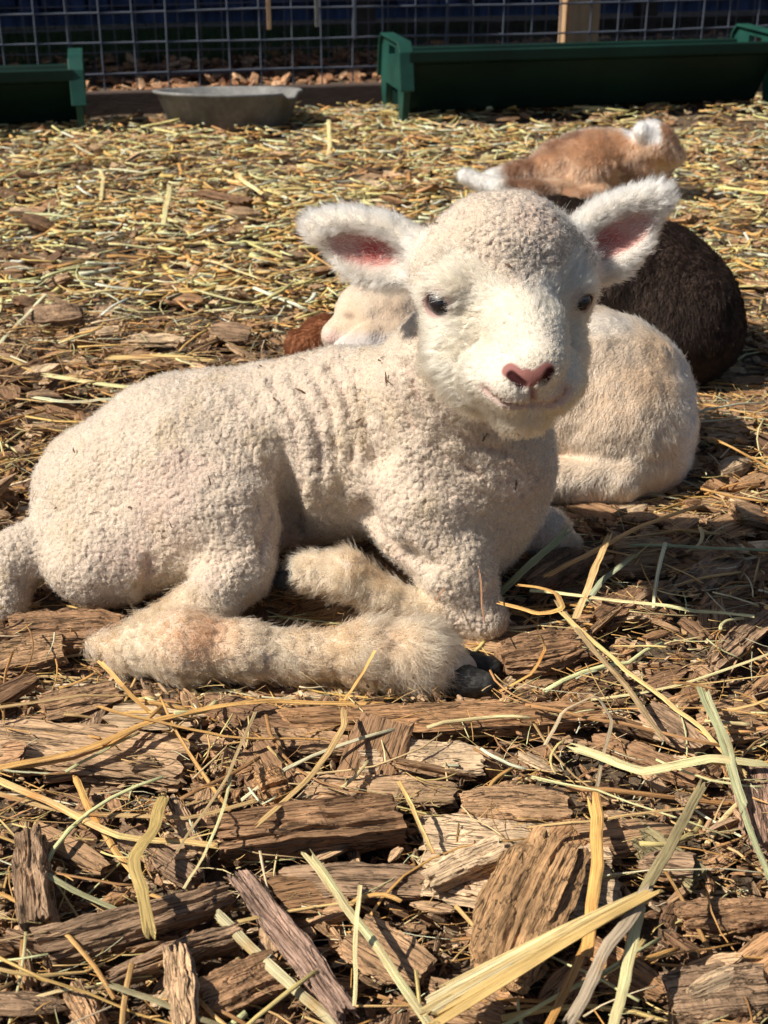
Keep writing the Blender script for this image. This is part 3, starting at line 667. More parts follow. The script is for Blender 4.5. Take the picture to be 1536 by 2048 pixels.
# footprints kept free of large loose pieces
FOOT = [((-.25, 1.0), (.03, 1.0), .105), ((-.2, .86), (.07, .84), .036), ((0, 1.0), (.10, .98), .085), ((.08, .92), (.09, .90), .03), ((-.02, .93), (.08, .92), .03), ((.06, 1.24), (.2, 1.22), .12), ((.10, 1.17), (.21, 1.17), .05), ((.1, 1.04), (.14, 1.04), .03),
        ((0, 1.25), (.06, 1.25), .06), ((.1, 1.55), (.36, 1.52), .12), ((-.09, 1.5), (.1, 1.54), .04), ((.24, 2.4), (.5, 2.44), .10)]
def footd(x, y):
    p = np.stack([x, y, 0*x], 1); return np.min([segd(p, (*a, 0), (*b, 0))-r for a, b, r in FOOT], axis=0)
r = np.random.default_rng(11)
wood_group = 'loose wood chips of the bedding'; straw_group = 'loose straw stalks of the bedding'
# ---- hand placed pieces: (x1,y1,x2,y2) of the long axis in the photo, width px, thickness m, height of the axis, roll, colour, label
def hero_chip(x1, y1, x2, y2, wpx, T_, z, roll, ci, label, z2=None, jag=.08, taper=.2, n=30, ring=44):
    a, b = G(x1, y1, z), G(x2, y2, z if z2 is None else z2); m = (a+b)/2; ax = norm(b-a); Ln = np.linalg.norm(b-a); s = S(m)
    d2 = np.array([x2-x1, y2-y1], float); d2 /= np.linalg.norm(d2); fore = abs(d2[0])*.62+abs(d2[1])*1.0
    W_ = wpx*s/fore if abs(roll) < .7 else wpx*s
    v, f, t = chip(Ln*1.04, W_, T_, r, n=n, ring=ring, jag=jag, taper=taper)
    so_ = r.random(3)*9; v = v+vnoise3(v+so_, 90, 3)*.0012+vnoise3((v+so_)*np.array([.5, 1, 1]), 34, 6)*np.array([.4, 1, 1])*min(.0035, .07*W_)+vnoise3((v+so_)*np.array([.25, 1, 1]), 260, 8)*.0006
    axx, up, sdv = frame(ax, (0, 0, 1)); c_, s_r = math.cos(roll), math.sin(roll)
    sdr = np.cross(up, axx); R_ = np.stack([axx, sdr*c_+up*s_r, up*c_-sdr*s_r], 0)
    loc = v+r.random(3)*5
    col = WOODC[ci] if np.isscalar(ci) else np.array(ci)
    tn = chiptint(len(v), col, r); tn = tn*(1+.28*vnoise(v+r.random(3)*9, 60, 4))[:, None]
    vv = v @ R_+m; vv[:, 2] = np.maximum(vv[:, 2], -.004)
    return single('wood_chip', vv, f, t, np.clip(tn, 0, 1), loc, M_wood, label, 'wood chip', wood_group)
HC = [
 (-30, 1478, 375, 1530, 98, .012, .012, 0, 2, 'broad flat pale plank of wood at the left under the long yellow straw'),
 (560, 1452, 1205, 1436, 40, .020, .012, .5, 4, 'long brown split stick lying just below the lamb hoof'),
 (1000, 1325, 1165, 1300, 55, .018, .014, .4, 1, 'brown split stick just to the right of the lamb hoof'),
 (425, 1680, 800, 1640, 58, .034, .020, .55, 1, 'thick chunk of wood with a dark crack, in the middle foreground'),
 (75, 1910, 460, 1795, 56, .024, .018, .4, 5, 'thick weathered stick lying diagonally at the lower left'),
 (210, 1962, 475, 1868, 38, .020, .020, .5, 5, 'second weathered stick lying along the front of a thicker one'),
 (478, 1745, 700, 2035, 60, .012, .022, .2, (.40, .26, .19), 'narrow reddish splinter pointing down right from the weathered sticks'),
 (1110, 1690, 985, 1950, 185, .026, .026, .12, (.46, .27, .13), 'big rectangular block of tan bark lying on a ridged slab'),
 (840, 1700, 1235, 1740, 210, .010, .014, 0, 6, 'pale ridged slab of wood with a comb like broken edge'),
 (550, 1765, 850, 1765, 48, .012, .014, .3, 5, 'grey brown horizontal splinter between the thick chunk and the slab'),
 (515, 1590, 572, 1570, 70, .022, .016, .3, (.50, .28, .13), 'small orange brown cube of wood above the thick chunk'),
 (235, 1665, 395, 1765, 42, .010, .016, .2, 5, 'greyish sliver slanting below the pale plank'),
 (345, 1600, 405, 1730, 44, .010, .014, .1, 2, 'short light splinter standing between two straws'),
 (352, 1900, 372, 2060, 62, .012, .03, .1, 2, 'splintered upright piece of wood with spiky tips at the bottom edge'),
 (400, 2010, 555, 1950, 70, .020, .016, .4, 1, 'dark brown wedge of wood beside the spiky splinter'),
 (150, 1985, 195, 2060, 62, .016, .02, .1, 0, 'light brown stub in the bottom left corner'),
 (700, 1870, 850, 1960, 110, .010, .014, .1, 0, 'flat brown chip crossed by the pale yellow straw'),
 (60, 1670, 75, 1865, 62, .020, .026, .2, 5, 'stubby weathered post like piece near the left edge'),
 (715, 1520, 965, 1520, 50, .012, .014, .3, 6, 'pale rounded stick right below the long brown split stick'),
 (600, 1585, 920, 1590, 46, .012, .008, .2, 2, 'light splinter behind the thick chunk'),
 (918, 1612, 1140, 1618, 54, .014, .018, .3, 0, 'brown chip lying along the top of the pale ridged slab'),
 (15, 1268, 250, 1258, 60, .018, .012, .3, 1, 'brown slab under the rump of the lamb'),
 (-20, 1325, 130, 1300, 60, .014, .010, .3, 0, 'split piece at the left edge below the lamb tail'),
 (85, 1430, 240, 1390, 58, .018, .014, .4, 0, 'blunt brown stick under the hock of the lamb'),
 (1250, 1660, 1400, 1765, 60, .012, .016, .2, (.33, .27, .14), 'olive tinted chip beyond the big straw'),
 (1500, 1540, 1536, 1700, 90, .012, .018, .1, (.46, .28, .19), 'reddish chip cut off by the right edge'),
 (1290, 1420, 1410, 1500, 60, .010, .016, .2, 5, 'grey chip under the green straws on the right'),
 (1380, 1180, 1470, 1110, 85, .012, .012, .1, 5, 'dark grey chip in the shade right of the kids'),
 (1420, 1330, 1540, 1230, 60, .014, .016, .3, 5, 'grey slab leaning at the right edge below the shadow'),
 (1060, 1180, 1165, 1110, 70, .014, .010, .2, 3, 'dark chip in the shadow right of the lamb knee'),
 (1200, 1250, 1290, 1190, 60, .012, .010, .2, 3, 'small dark chip in the shade among crossed straws'),
 (850, 1770, 1010, 1700, 60, .012, .024, .0, 6, 'pale fibrous flake at the left end of the ridged slab'),
 (860, 1980, 1010, 2030, 60, .012, .012, .2, 0, 'brown chip under the frayed end of the big straw'),
 (1330, 2010, 1536, 1990, 80, .018, .012, .3, 5, 'greyish slab in the bottom right corner'),
 (1360, 1840, 1540, 1830, 50, .016, .016, .3, 1, 'rounded brown stick right of the big straw joint'),
 (1180, 1900, 1330, 1990, 60, .012, .012, .3, 4, 'brown chip beneath the straws at the lower right'),
 (520, 1480, 700, 1500, 40, .012, .012, .2, 0, 'narrow brown piece under the two yellow straws'),
 (400, 1420, 600, 1460, 60, .012, .008, .3, 3, 'dark splinter just below the shaggy hind leg'),
 (1180, 1480, 1400, 1560, 46, .014, .012, .2, 1, 'brown splinter below the pale flattened straw'),
 (50, 645, 165, 640, 40, .03, .018, .3, 5, 'rounded grey log end on the left in the middle distance'),
 (160, 670, 240, 662, 24, .012, .016, .2, 6, 'pale flake beside the grey log end'),
 (255, 680, 370, 682, 18, .008, .016, .2, 6, 'thin pale flake left of the chestnut foreleg'),
 (390, 388, 500, 412, 22, .02, .02, .2, 3, 'dark blackish stick far off among the straw'),
 (0, 770, 90, 735, 46, .02, .012, .3, 3, 'dark stick at the left edge under two yellow straws'),
]
for h in HC: hero_chip(*h[:9], h[9])
def hero_straw(pts, w, col, label, flat=.22, w1=None, name='straw_stalk', cat='straw', bend=1, sides=12, grp=straw_group):
    """pts: (px, py, z)"""
    q = np.array([G(*p) for p in pts]); n = max(4, int(4*len(q)))
    tt = np.linspace(0, len(q)-1, n); i0 = np.minimum(tt.astype(int), len(q)-2); fr = (tt-i0)[:, None]
    pm = np.concatenate([[2*q[0]-q[1]], q, [2*q[-1]-q[-2]]])
    a, b, c, d = pm[i0], pm[i0+1], pm[i0+2], pm[i0+3]
    line = .5*((2*b)+(-a+c)*fr+(2*a-5*b+4*c-d)*fr**2+(-a+3*b-3*c+d)*fr**3)
    line = line*.4+(q[i0]*(1-fr)+q[i0+1]*fr)*.6
    line = line+vnoise3(line+r.random(3)*5, 45, 3)*.0012+vnoise3(line+r.random(3)*5, 160, 3)*.0003
    s = S(q.mean(0)); v, f, loc = stalk(line, w*s, (w1 or w*.85)*s, flat, sides, r, fray=w > 9, rl=.22)
    c_ = STRAWC[col] if np.isscalar(col) else np.array(col)
    return single(name, v, f, None, np.clip(np.tile(c_, (len(v), 1))*(1+.16*vnoise(v+r.random(3), 110, 2))[:, None]*(1-.5*smooth01(vnoise(v+r.random(3), 55, 6), .55, .75)[:, None]*np.array([.4, .8, 1.2])), 0, .95), loc+r.random(3)*4, M_straw, label, cat, grp, smooth=False)
HS = [
 ([(-20, 1540, .030), (150, 1505, .032), (330, 1432, .034), (500, 1402, .026), (745, 1406, .018)], 17, 0, 'long yellow straw running along the front of the hind leg'),
 ([(215, 1418, .034), (300, 1442, .034), (450, 1475, .030), (620, 1480, .024)], 17, 0, 'yellow straw crossing the long one below the hind leg'),
 ([(690, 1428, .040), (685, 1455, .040), (630, 1545, .042), (535, 1635, .040)], 15, 4, 'olive straw with a hooked top leaning on the thick chunk'),
 ([(155, 1562, .020), (190, 1640, .020), (252, 1725, .018)], 15, 0, 'yellow straw slanting away below the pale plank'),
 ([(322, 1600, .026), (300, 1665, .040), (266, 1720, .046), (290, 1830, .048)], 26, (.66, .47, .17), 'broad golden bent straw pointing down below the plank'),
 ([(628, 1722, .050), (690, 1810, .044), (760, 1900, .036), (845, 2030, .026)], 25, 2, 'stout pale yellow straw running down to the bottom edge'),
 ([(1280, 1800, .062), (1335, 1700, .064), (1395, 1590, .060)], 26, (.50, .40, .20), 'grey olive stem rising from the thick golden bundle'),
 ([(1290, 1790, .064), (1215, 1900, .058), (1155, 2015, .050)], 24, (.60, .47, .32), 'flat greyish blade hanging from the straw joint'),
 ([(1275, 1815, .058), (1255, 1920, .050), (1222, 2055, .040)], 28, 2, 'pale blade below the straw joint reaching the bottom edge'),
 ([(1190, 1610, .038), (1195, 1720, .036), (1180, 1860, .034)], 26, 0, 'broad yellow blade standing over the ridged slab'),
 ([(1180, 1860, .033), (1140, 1960, .028), (1095, 2050, .024)], 18, 3, 'golden strip going down behind the thick bundle'),
 ([(1400, 1385, .034), (1440, 1480, .036), (1470, 1580, .032), (1545, 1780, .026)], 15, (.60, .60, .32), 'first of the pale green stems running down the right side'),
 ([(1415, 1385, .036), (1455, 1480, .038), (1490, 1600, .032)], 12, (.62, .60, .34), 'second pale green stem beside the longer one'),
 ([(1165, 1500, .036), (1290, 1545, .034), (1420, 1520, .036), (1495, 1525, .034)], 22, 2, 'flattened pale straw across the green stems'),
 ([(1180, 1640, .036), (1090, 1650, .034), (1060, 1655, .032), (1380, 1615, .036)], 10, 4, 'greenish blade above the ridged slab'),
 ([(-10, 1558, .028), (120, 1615, .030), (240, 1675, .028), (420, 1690, .024)], 14, 1, 'straw entering from the left edge below the plank'),
 ([(-10, 1585, .022), (150, 1625, .022), (370, 1635, .022), (505, 1605, .022)], 11, 4, 'greenish yellow straw passing under the golden bent one'),
 ([(60, 1735, .030), (130, 1770, .030), (205, 1808, .026)], 16, (.52, .50, .26), 'short flat green straw at the left'),
 ([(450, 1842, .028), (540, 1930, .026), (680, 2060, .018)], 22, (.60, .52, .28), 'yellow straw under the reddish splinter'),
 ([(236, 1975, .036), (330, 2010, .034), (450, 2060, .030)], 16, (.50, .42, .22), 'dull straw along the bottom edge'),
 ([(718, 1770, .060), (712, 1890, .044), (708, 2010, .030)], 8, 2, 'thin upright straw in front of the flat brown chip'),
 ([(510, 1425, .044), (450, 1560, .046), (355, 1700, .040)], 8, (.50, .36, .18), 'thin curved stem leaning over the plank end'),
 ([(462, 1552, .044), (430, 1660, .044), (370, 1780, .040)], 6, 2, 'very thin pale stem beside the curved one'),
 ([(800, 1560, .034), (830, 1630, .034), (865, 1710, .030)], 9, 1, 'thin forked straw in front of the pale ridged slab'),
 ([(1115, 1205, .036), (1180, 1290, .042), (1235, 1350, .040), (1315, 1460, .032)], 13, (.52, .36, .18), 'brown yellow stem running down right from the knee'),
 ([(1125, 1228, .040), (1250, 1340, .038), (1380, 1440, .034), (1480, 1540, .030)], 11, 1, 'straw running parallel below the brown yellow stem'),
 ([(1000, 1185, .016), (1060, 1130, .036), (1122, 1075, .050)], 17, (.48, .50, .26), 'broad green blade rising in the shade beside the knee'),
 ([(1155, 1225, .012), (1180, 1160, .034), (1208, 1095, .050)], 15, 4, 'green blade standing upright in the shade'),
 ([(1165, 1215, .012), (1205, 1160, .026), (1252, 1122, .040)], 14, (.45, .48, .30), 'grey green blade leaning right in the shade'),
 ([(1050, 1170, .042), (1110, 1185, .046), (1125, 1215, .040), (1075, 1225, .036), (1020, 1210, .034)], 11, 0, 'curled yellow straw beside the far knee'),
 ([(1100, 1150, .030), (1190, 1100, .034), (1290, 1050, .040), (1392, 1015, .044)], 12, 3, 'long brown straw slanting up through the shade'),
 ([(1270, 1090, .026), (1400, 1095, .026), (1550, 1100, .024)], 18, (.42, .48, .24), 'wide green blade reaching the right edge in the shade'),
 ([(1060, 1180, .020), (1200, 1195, .024), (1510, 1235, .030)], 8, 2, 'long thin pale straw below the shadow edge'),
 ([(1160, 1350, .024), (1300, 1380, .024), (1540, 1350, .026)], 9, 1, 'straw arching across the right side'),
 ([(1180, 1400, .022), (1360, 1370, .026), (1560, 1300, .028)], 8, 2, 'pale straw slanting up to the right edge'),
 ([(1000, 1380, .020), (1060, 1350, .024), (1090, 1300, .030), (1080, 1270, .040)], 7, 0, 'curling wiry straw beside the hoof'),
 ([(1090, 1490, .030), (1130, 1420, .040), (1190, 1395, .042), (1225, 1440, .036), (1210, 1500, .028), (1190, 1600, .024)], 9, (.60, .46, .28), 'arched straw loop above the pale splinters'),
 ([(85, 797, .024), (140, 803, .024), (212, 800, .022)], 15, 5, 'short fat almost white straw above the back of the lamb'),
 ([(105, 752, .026), (230, 772, .026), (385, 778, .022)], 17, 2, 'pale straw just above the white one'),
 ([(230, 716, .026), (320, 712, .026), (405, 718, .024)], 14, 1, 'straw lying above the rump in the middle distance'),
 ([(-5, 690, .024), (45, 640, .030), (92, 588, .040)], 9, 5, 'thin white straw leaning at the left edge'),
 ([(-5, 712, .02), (25, 722, .02), (55, 738, .02)], 20, 1, 'stubby yellow straw at the left edge'),
 ([(200, 338, .04), (205, 360, .03), (200, 400, .02)], 7, 2, 'upright straw glinting left of the pan'),
 ([(472, 350, .03), (500, 370, .03), (525, 388, .02)], 9, 2, 'bright straw in the distance below the pan'),
 ([(340, 375, .05), (333, 410, .035), (328, 445, .02)], 11, 2, 'standing pale straw behind the lamb'),
 ([(448, 530, .02), (470, 540, .022), (498, 550, .02)], 14, 2, 'fat yellow straw left of the ear tip'),
 ([(535, 555, .02), (575, 540, .022), (625, 528, .02)], 11, 1, 'yellow straw just under the left ear'),
 ([(658, 240, .05), (660, 290, .03), (655, 310, .02)], 7, 2, 'vertical pale straw in the far bedding'),
 ([(1410, 440, .03), (1470, 436, .03), (1545, 440, .03)], 9, 1, 'long straw right of the raised ear'),
 ([(1390, 485, .03), (1400, 530, .03), (1440, 560, .02)], 6, 2, 'thin bowed straw right of the dark kid'),
 ([(945, 1092, .075), (915, 1140, .055), (872, 1200, .044)], 3.2, (.42, .22, .12), 'thin reddish twig leaning left on the foreleg'),
 ([(946, 1092, .075), (962, 1160, .055), (967, 1245, .05)], 3.2, (.42, .22, .12), 'thin reddish twig leaning right on the foreleg'),
 ([(750, 1298, .045), (725, 1350, .035), (690, 1400, .03)], 6, 0, 'thin yellow straw hanging over the hind leg'),
 ([(205, 1330, .05), (240, 1370, .045), (280, 1410, .034)], 10, 0, 'yellow straw poking out from under the hock'),
]
for pts, w, c, lb in HS: hero_straw(pts, w, c, lb)
bp = [(1280, 1795, .062), (1200, 1832, .058), (1100, 1885, .052), (1000, 1940, .046), (885, 2005, .040)]; Vb, Fb, Lb, Tb, nb = [], [], [], [], 0
for q in range(11):
    off = r.normal(0, 1, 2); o0 = off*np.array([9, 5]); o1 = off*np.array([11, 22])
    ln0, ln1 = r.random()*.06, 1-r.random()**2*.22*(q > 0)
    ps = []
    for t0 in np.linspace(ln0, ln1, 7):
        k0 = min(int(t0*4), 3); f0 = t0*4-k0; a_ = np.array(bp[k0])*(1-f0)+np.array(bp[k0+1])*f0; oo = o0*(1-t0)*.35+o1*t0*.75
        ps.append(G(a_[0]+oo[0], a_[1]+oo[1], a_[2]+off[0]*.0012))
    v, f, lc = stalk(ps, (.0105 if q == 0 else .0052)*(.7+.5*r.random()), (.012 if q == 0 else .0042), .35, 10, r, fray=True, rl=.5)
    cc = np.array([(.86, .62, .24), (.80, .60, .27), (.92, .76, .42), (.70, .48, .18)][r.integers(4)]); tt_ = np.tile(cc, (len(v), 1))*(1+.15*vnoise(v, 120, 3))[:, None]
    Vb.append(v); Fb.append(f+nb); Lb.append(lc+r.random(3)*4); Tb.append(np.clip(tt_, 0, .95)); nb += len(v)
single('straw_bundle', np.concatenate(Vb), np.concatenate(Fb), None, np.concatenate(Tb), np.concatenate(Lb), M_straw, 'thick golden bundle of straw with a frayed end at the lower right', 'straw')

# ---- scattered pieces; the largest in view stay objects of their own
def pix(x, y, z=0*1.):
    d = np.stack([x, y, z-CAMZ+0*x], 1); dep = d @ FW; return 768+FPX*(d @ RT)/dep, 1024-FPX*(d @ UP)/dep, dep
def scatter(n, y0, y1, pw=0.):
    """points over the pen, a little beyond what the camera sees"""
    y = y0+(y1-y0)*r.random(n)**(1+pw); half = .34*y+.20; x = (r.random(n)*2-1)*half; return x, y
def yfence(x): return 3.40+.21*x
def big_chips(n, y0, y1, lmin, lmax, zmax, heap, keep, pw=0., tilt=.25, ring=12, nn=7):
    x, y = scatter(n, y0, y1, pw); fd = footd(x, y)
    for q in range(n):
        if y[q] > yfence(x[q])+.05: continue
        Ln = lmin+(lmax-lmin)*r.random()**2.2; W_ = Ln*(.18+.42*r.random()**1.3); T_ = min(W_*.6, .003+.010*r.random()*Ln/.05)
        lowf = fd[q] < Ln*.45
        z = gz(x[q:q+1], y[q:q+1])[0]+T_*.3+(zmax*r.random()**1.3 if not lowf else 0)
        R_ = euler(r.random()*6.28 if r.random() < .55 else r.normal(0, .5), r.normal(0, tilt)*(0 if lowf else 1), r.normal(0, tilt*1.3)*(.2 if lowf else 1))
        if lowf: T_ = min(T_, .004)
        v, f, t = chip(Ln, W_, T_, r, n=nn, ring=ring, jag=.16, taper=.4); vv = v @ R_.T+np.array([x[q], y[q], z])
        ci = r.choice(8, p=[.2, .15, .16, .08, .14, .12, .1, .05]); tn = chiptint(len(v), WOODC[ci]*(.8+.4*r.random()), r)
        keep.append((Ln*W_/(y[q]**2+.3), x[q], y[q], vv, f, t, tn, v+r.random(3)*5, Ln, ci))
def straws(n, y0, y1, lmin, lmax, w0, w1, zmax, keep, pw=0., up=.12, nseg=4, sides=4):
    x, y = scatter(n, y0, y1, pw); fd = footd(x, y); pn = fbm(np.stack([x*.7, y, 0*x], 1), 5, 91, 2)+r.normal(0, .35, n); pthr = -.35 if y0 > 1.5 else -9
    for q in range(n):
        if y[q] > yfence(x[q])+.02: continue
        if pn[q] < pthr: continue
        Ln = lmin+(lmax-lmin)*r.random()**1.8; w_ = w0+(w1-w0)*r.random()**1.5; yaw = r.random()*6.28 if r.random() < .5 else r.normal(0, .45)
        lowf = fd[q] < Ln*.5
        pit = r.normal(0, up)*(0.0 if lowf else 1); b1 = r.normal(0, .35); t_ = np.linspace(-.5, .5, nseg+1)
        ya = yaw+b1*t_*2+(r.random() < .2)*np.where(t_ > .1, r.normal(0, .7), 0); d = np.stack([np.cos(ya)*math.cos(pit), np.sin(ya)*math.cos(pit), np.full(nseg+1, math.sin(pit))+r.normal(0, .06, nseg+1)], 1)
        p = np.concatenate([[[0, 0, 0]], np.cumsum(d[:-1]*Ln/nseg, axis=0)]); p -= p.mean(0)
        z = gz(x[q:q+1], y[q:q+1])[0]+(.004 if lowf else .004+zmax*r.random())
        p += [x[q], y[q], z]; p[:, 2] = np.maximum(p[:, 2], .0)
        v, f, loc = stalk(p, w_, w_*(.5+.5*r.random()), .3+.5*r.random(), sides, r)
        ci = r.choice(7, p=[.20, .22, .18, .12, .08, .10, .10] if y0 < 1.5 else [.18, .24, .26, .08, .03, .15, .06]); c = STRAWC[ci]*(.72+.42*r.random())*(1.0 if y0 < 1.5 else 1.12)
        keep.append((Ln*w_/(y[q]**2+.2), x[q], y[q], v, f, None, np.tile(np.clip(c, 0, .9), (len(v), 1)), loc+r.random(3)*5, Ln, ci))
def visible(x, y):
    px, py, dep = pix(x, y); return (px > 0) & (px < 1536) & (py > 0) & (py < 2048)
def where(px, py, x, y):
    """words for the place of a piece, by things one can find"""
    if py < 330: a = 'in the far straw near the fence'
    elif py < 480: a = 'in the straw before the tan kid' if px > 880 else 'in the far bedding beyond the lamb'
    elif py < 700: a = 'right of the dark brown kid' if px > 1180 else 'behind the lamb back' if px > 330 else 'around the grey log end'
    elif py < 1010: a = 'beside the cream kid' if px > 1100 else 'left of the lamb rump' if py > 850 else 'near the left edge beyond the rump' if px < 200 else 'just beyond the lamb rump'
    elif py < 1420: a = 'in front of the right knee' if px > 1000 else 'under the lying lamb' if px > 60 else 'by the lamb tail'
    elif py < 1620: a = 'below the pale plank' if px < 420 else 'below the hind leg' if px < 900 else 'right of the long split stick'
    elif py < 1850: a = 'around the short green straw' if px < 330 else 'around the thick cracked chunk' if px < 800 else 'around the ridged slab' if px < 1230 else 'right of the straw joint'
    else: a = 'around the diagonal weathered sticks' if px < 480 else 'around the reddish splinter' if px < 850 else 'under the thick golden bundle' if px < 1200 else 'in the lower right corner'
    return a
WN = ['mid brown', 'brown', 'light brown', 'dark brown', 'orange brown', 'greyish', 'pale', 'blackish']
SN = ['golden', 'yellow', 'pale yellow', 'dark golden', 'greenish', 'whitish', 'brownish']
def finish(objs):
    """labels that still coincide are told apart by their order from the left"""
    by = {}
    for o, px_ in objs: by.setdefault(o['label'], []).append((px_, o))
    for lb, l_ in by.items():
        l_.sort(key=lambda t: t[0]); n_ = len(l_)
        if n_ == 1 or len(lb.split()) > 13: continue
        wd = {2: ['left', 'right'], 3: ['leftmost', 'middle', 'rightmost'], 4: ['leftmost', 'second', 'third', 'rightmost']}.get(n_)
        if n_ == 2:
            for (p_, o), a_ in zip(l_, wd): o['label'] = f'{a_} one of two {lb}s'.replace(' chip ', ' chips ', 1) if False else f'{a_}most {lb}'
        else:
            ords = ['leftmost', 'second', 'third', 'fourth', 'fifth', 'sixth', 'seventh', 'eighth', 'ninth', 'tenth', 'eleventh', 'twelfth']
            for k_, (p_, o) in enumerate(l_):
                o['label'] = f'leftmost {lb}' if k_ == 0 else f'rightmost {lb}' if k_ == n_-1 else f'{ords[min(k_, 11)]} from left {lb}'
def slope(v):
    c = v-v.mean(0); a = np.linalg.svd(c[:, :], full_matrices=False)[2][0]; m = v.mean(0); p0 = pix(*(m-a*.01)[:, None]); p1 = pix(*(m+a*.01)[:, None])
    dx, dy = float(p1[0][0]-p0[0][0]), float(p1[1][0]-p0[1][0])
    if dx < 0: dx, dy = -dx, -dy
    t = math.degrees(math.atan2(-dy, dx)); return 'lying level' if abs(t) < 14 else 'pointing lengthwise' if abs(t) > 62 else 'slanting up' if t > 0 else 'slanting down'
def place(keep, nobj, name, cat, mat, heapname, heaplabel, names, kindword, group, smooth):
    keep.sort(key=lambda k: -k[0]); H_ = Heap(); cnt = 0; made = []
    xs = np.array([k[1] for k in keep]); ys = np.array([k[2] for k in keep]); vis = visible(xs, ys); px, py, _ = pix(xs, ys); fd = footd(xs, ys)
    for q, k in enumerate(keep):
        if cnt < nobj and vis[q] and fd[q] > .0:
            size = 'large' if k[8] > (.045 if cat == 'wood chip' else .11) else 'medium' if k[8] > (.03 if cat == 'wood chip' else .07) else 'small'
            if cat == 'straw': size = {'large': 'long', 'medium': 'medium length', 'small': 'short'}[size]
            o_ = single(name, k[3], k[4], k[5], k[6], k[7], mat, f'{size} {names[k[9]]} {kindword} {slope(k[3])} {where(px[q], py[q], k[1], k[2])}', cat, group, smooth); cnt += 1; made.append((o_, px[q]))
        else: H_.add(*k[3:8])
    finish(made)
    return H_.done(heapname, mat, smooth, label=heaplabel, cat=cat+'s', kind='stuff')
ck = []; big_chips(int(900*DENS), .42, 1.35, .02, .075, .022, None, ck, ring=16, nn=9); big_chips(int(3400*DENS), 1.0, 3.6, .016, .075, .018, None, ck, pw=.5, ring=8, nn=5)
sk = []; straws(int(1000*DENS), .42, 1.3, .03, .16, .0012, .0042, .032, sk, up=.16, sides=6, nseg=6); straws(int(900*DENS), 1.1, 2.0, .03, .15, .0014, .005, .030, sk, up=.14); straws(int(8500*DENS), 1.75, 3.6, .02, .10, .003, .0095, .024, sk, up=.12)
place(ck, 256, 'wood_chip', 'wood chip', M_wood, 'wood_chips', 'small brown wood chips covering the pen floor', WN, 'wood chip', wood_group, False)
place(sk, 245, 'straw_stalk', 'straw', M_straw, 'straw_bedding', 'loose golden straw spread over the wood chips', SN, 'straw stalk', straw_group, True)
# fine litter: fibres, crumbs of bark and short bits of chaff
lk = []; big_chips(int(20000*DENS), .42, 1.7, .004, .020, .018, None, lk, pw=.2, ring=6, nn=3, tilt=.5); big_chips(int(5000*DENS), 1.6, 3.6, .006, .024, .012, None, lk, ring=6, nn=3, tilt=.4)
Hh = Heap(); [Hh.add(*k[3:8]) for k in lk]; Hh.done('bark_litter', M_wood, label='crumbs and flakes of bark between the wood chips', cat='litter', kind='stuff')
lk = []; straws(int(8000*DENS), .42, 1.7, .006, .06, .0004, .0016, .026, lk, up=.3, nseg=4); straws(int(9000*DENS), 1.6, 3.6, .008, .05, .002, .007, .026, lk, up=.25, nseg=2)
Hh = Heap(); [Hh.add(*k[3:8]) for k in lk]; Hh.done('chaff', M_straw, True, label='fine chaff and hair thin fibres scattered over the bedding', cat='chaff', kind='stuff')
# ------------------------------------------------------------------ troughs, pan, fence and what stands beyond it
M_green = material('green_plastic', (.0045, .022, .016), rough=.55, spec=.2, var=[(6, .7, 1.3, (1, 1, 1), None)], bump=[(40, .15, .002, (1, 1, 1), None)])  # trough body: darker copy of the plastic, shade put into the colour
M_panel = material('sunlit_green_plastic', (.010, .055, .042), rough=.5, spec=.3, var=[(9, .6, 1.4, (1, 1, 1), None)])  # same plastic for the end panels, lightened to imitate sun on them
M_rubber = material('black_rubber', (.17, .17, .165), rough=.75, spec=.3, var=[(12, .6, 1.4, (1, 1, 1), None), (80, .8, 1.2, (1, 1, 1), None)], bump=[(120, .4, .002, (1, 1, 1), None)])
M_wire = material('galvanised_wire', (.085, .10, .135), rough=.6, metallic=.1, spec=.5)
M_board = material('fence_board', (.06, .040, .032), rough=.85, var=[(3, .6, 1.4, (1, 12, 12), None)], bump=[(20, .5, .004, (1, 12, 12), None)])
M_post = material('post_wood', (.42, .27, .15), rough=.8, var=[(6, .7, 1.25, (6, 6, 1), None)], bump=[(30, .5, .003, (6, 6, 1), None)])
M_darkwall = material('dark_boards', (.06, .09, .20), rough=.9, var=[(4, .5, 1.7, (8, 8, 1), None)])
M_tarp = material('blue_tarp', (.14, .32, .85), rough=.6, var=[(8, .4, 1.6, (5, 5, 1), None)], bump=[(12, .8, .02, (3, 3, 1), None)])
M_grass = material('grass_green', (.05, .085, .03), rough=.9)
def box(c, s, R_=np.eye(3), bev=0):
    q = np.array([[x, y, z] for x in (-1, 1) for y in (-1, 1) for z in (-1, 1)], float)*np.asarray(s)/2
    return q @ R_.T+np.asarray(c), np.array([[0, 1, 3, 2], [4, 6, 7, 5], [0, 4, 5, 1], [2, 3, 7, 6], [0, 2, 6, 4], [1, 5, 7, 3]])
def multi(parts):
    Vs, Fs, n = [], [], 0
    for v, f in parts: Vs.append(v); Fs.append(np.asarray(f)+n); n += len(v)
    return np.concatenate(Vs), np.concatenate(Fs)
def bevel(o, w=.003, seg=2):
    m = o.modifiers.new('bevel', 'BEVEL'); m.width = w; m.segments = seg; m.limit_method = 'ANGLE'; return o
FA = math.atan(.21); fx = np.array([math.cos(FA), math.sin(FA), 0]); fy = np.array([-math.sin(FA), math.cos(FA), 0]); RF = np.stack([fx, fy, [0, 0, 1]], 1)
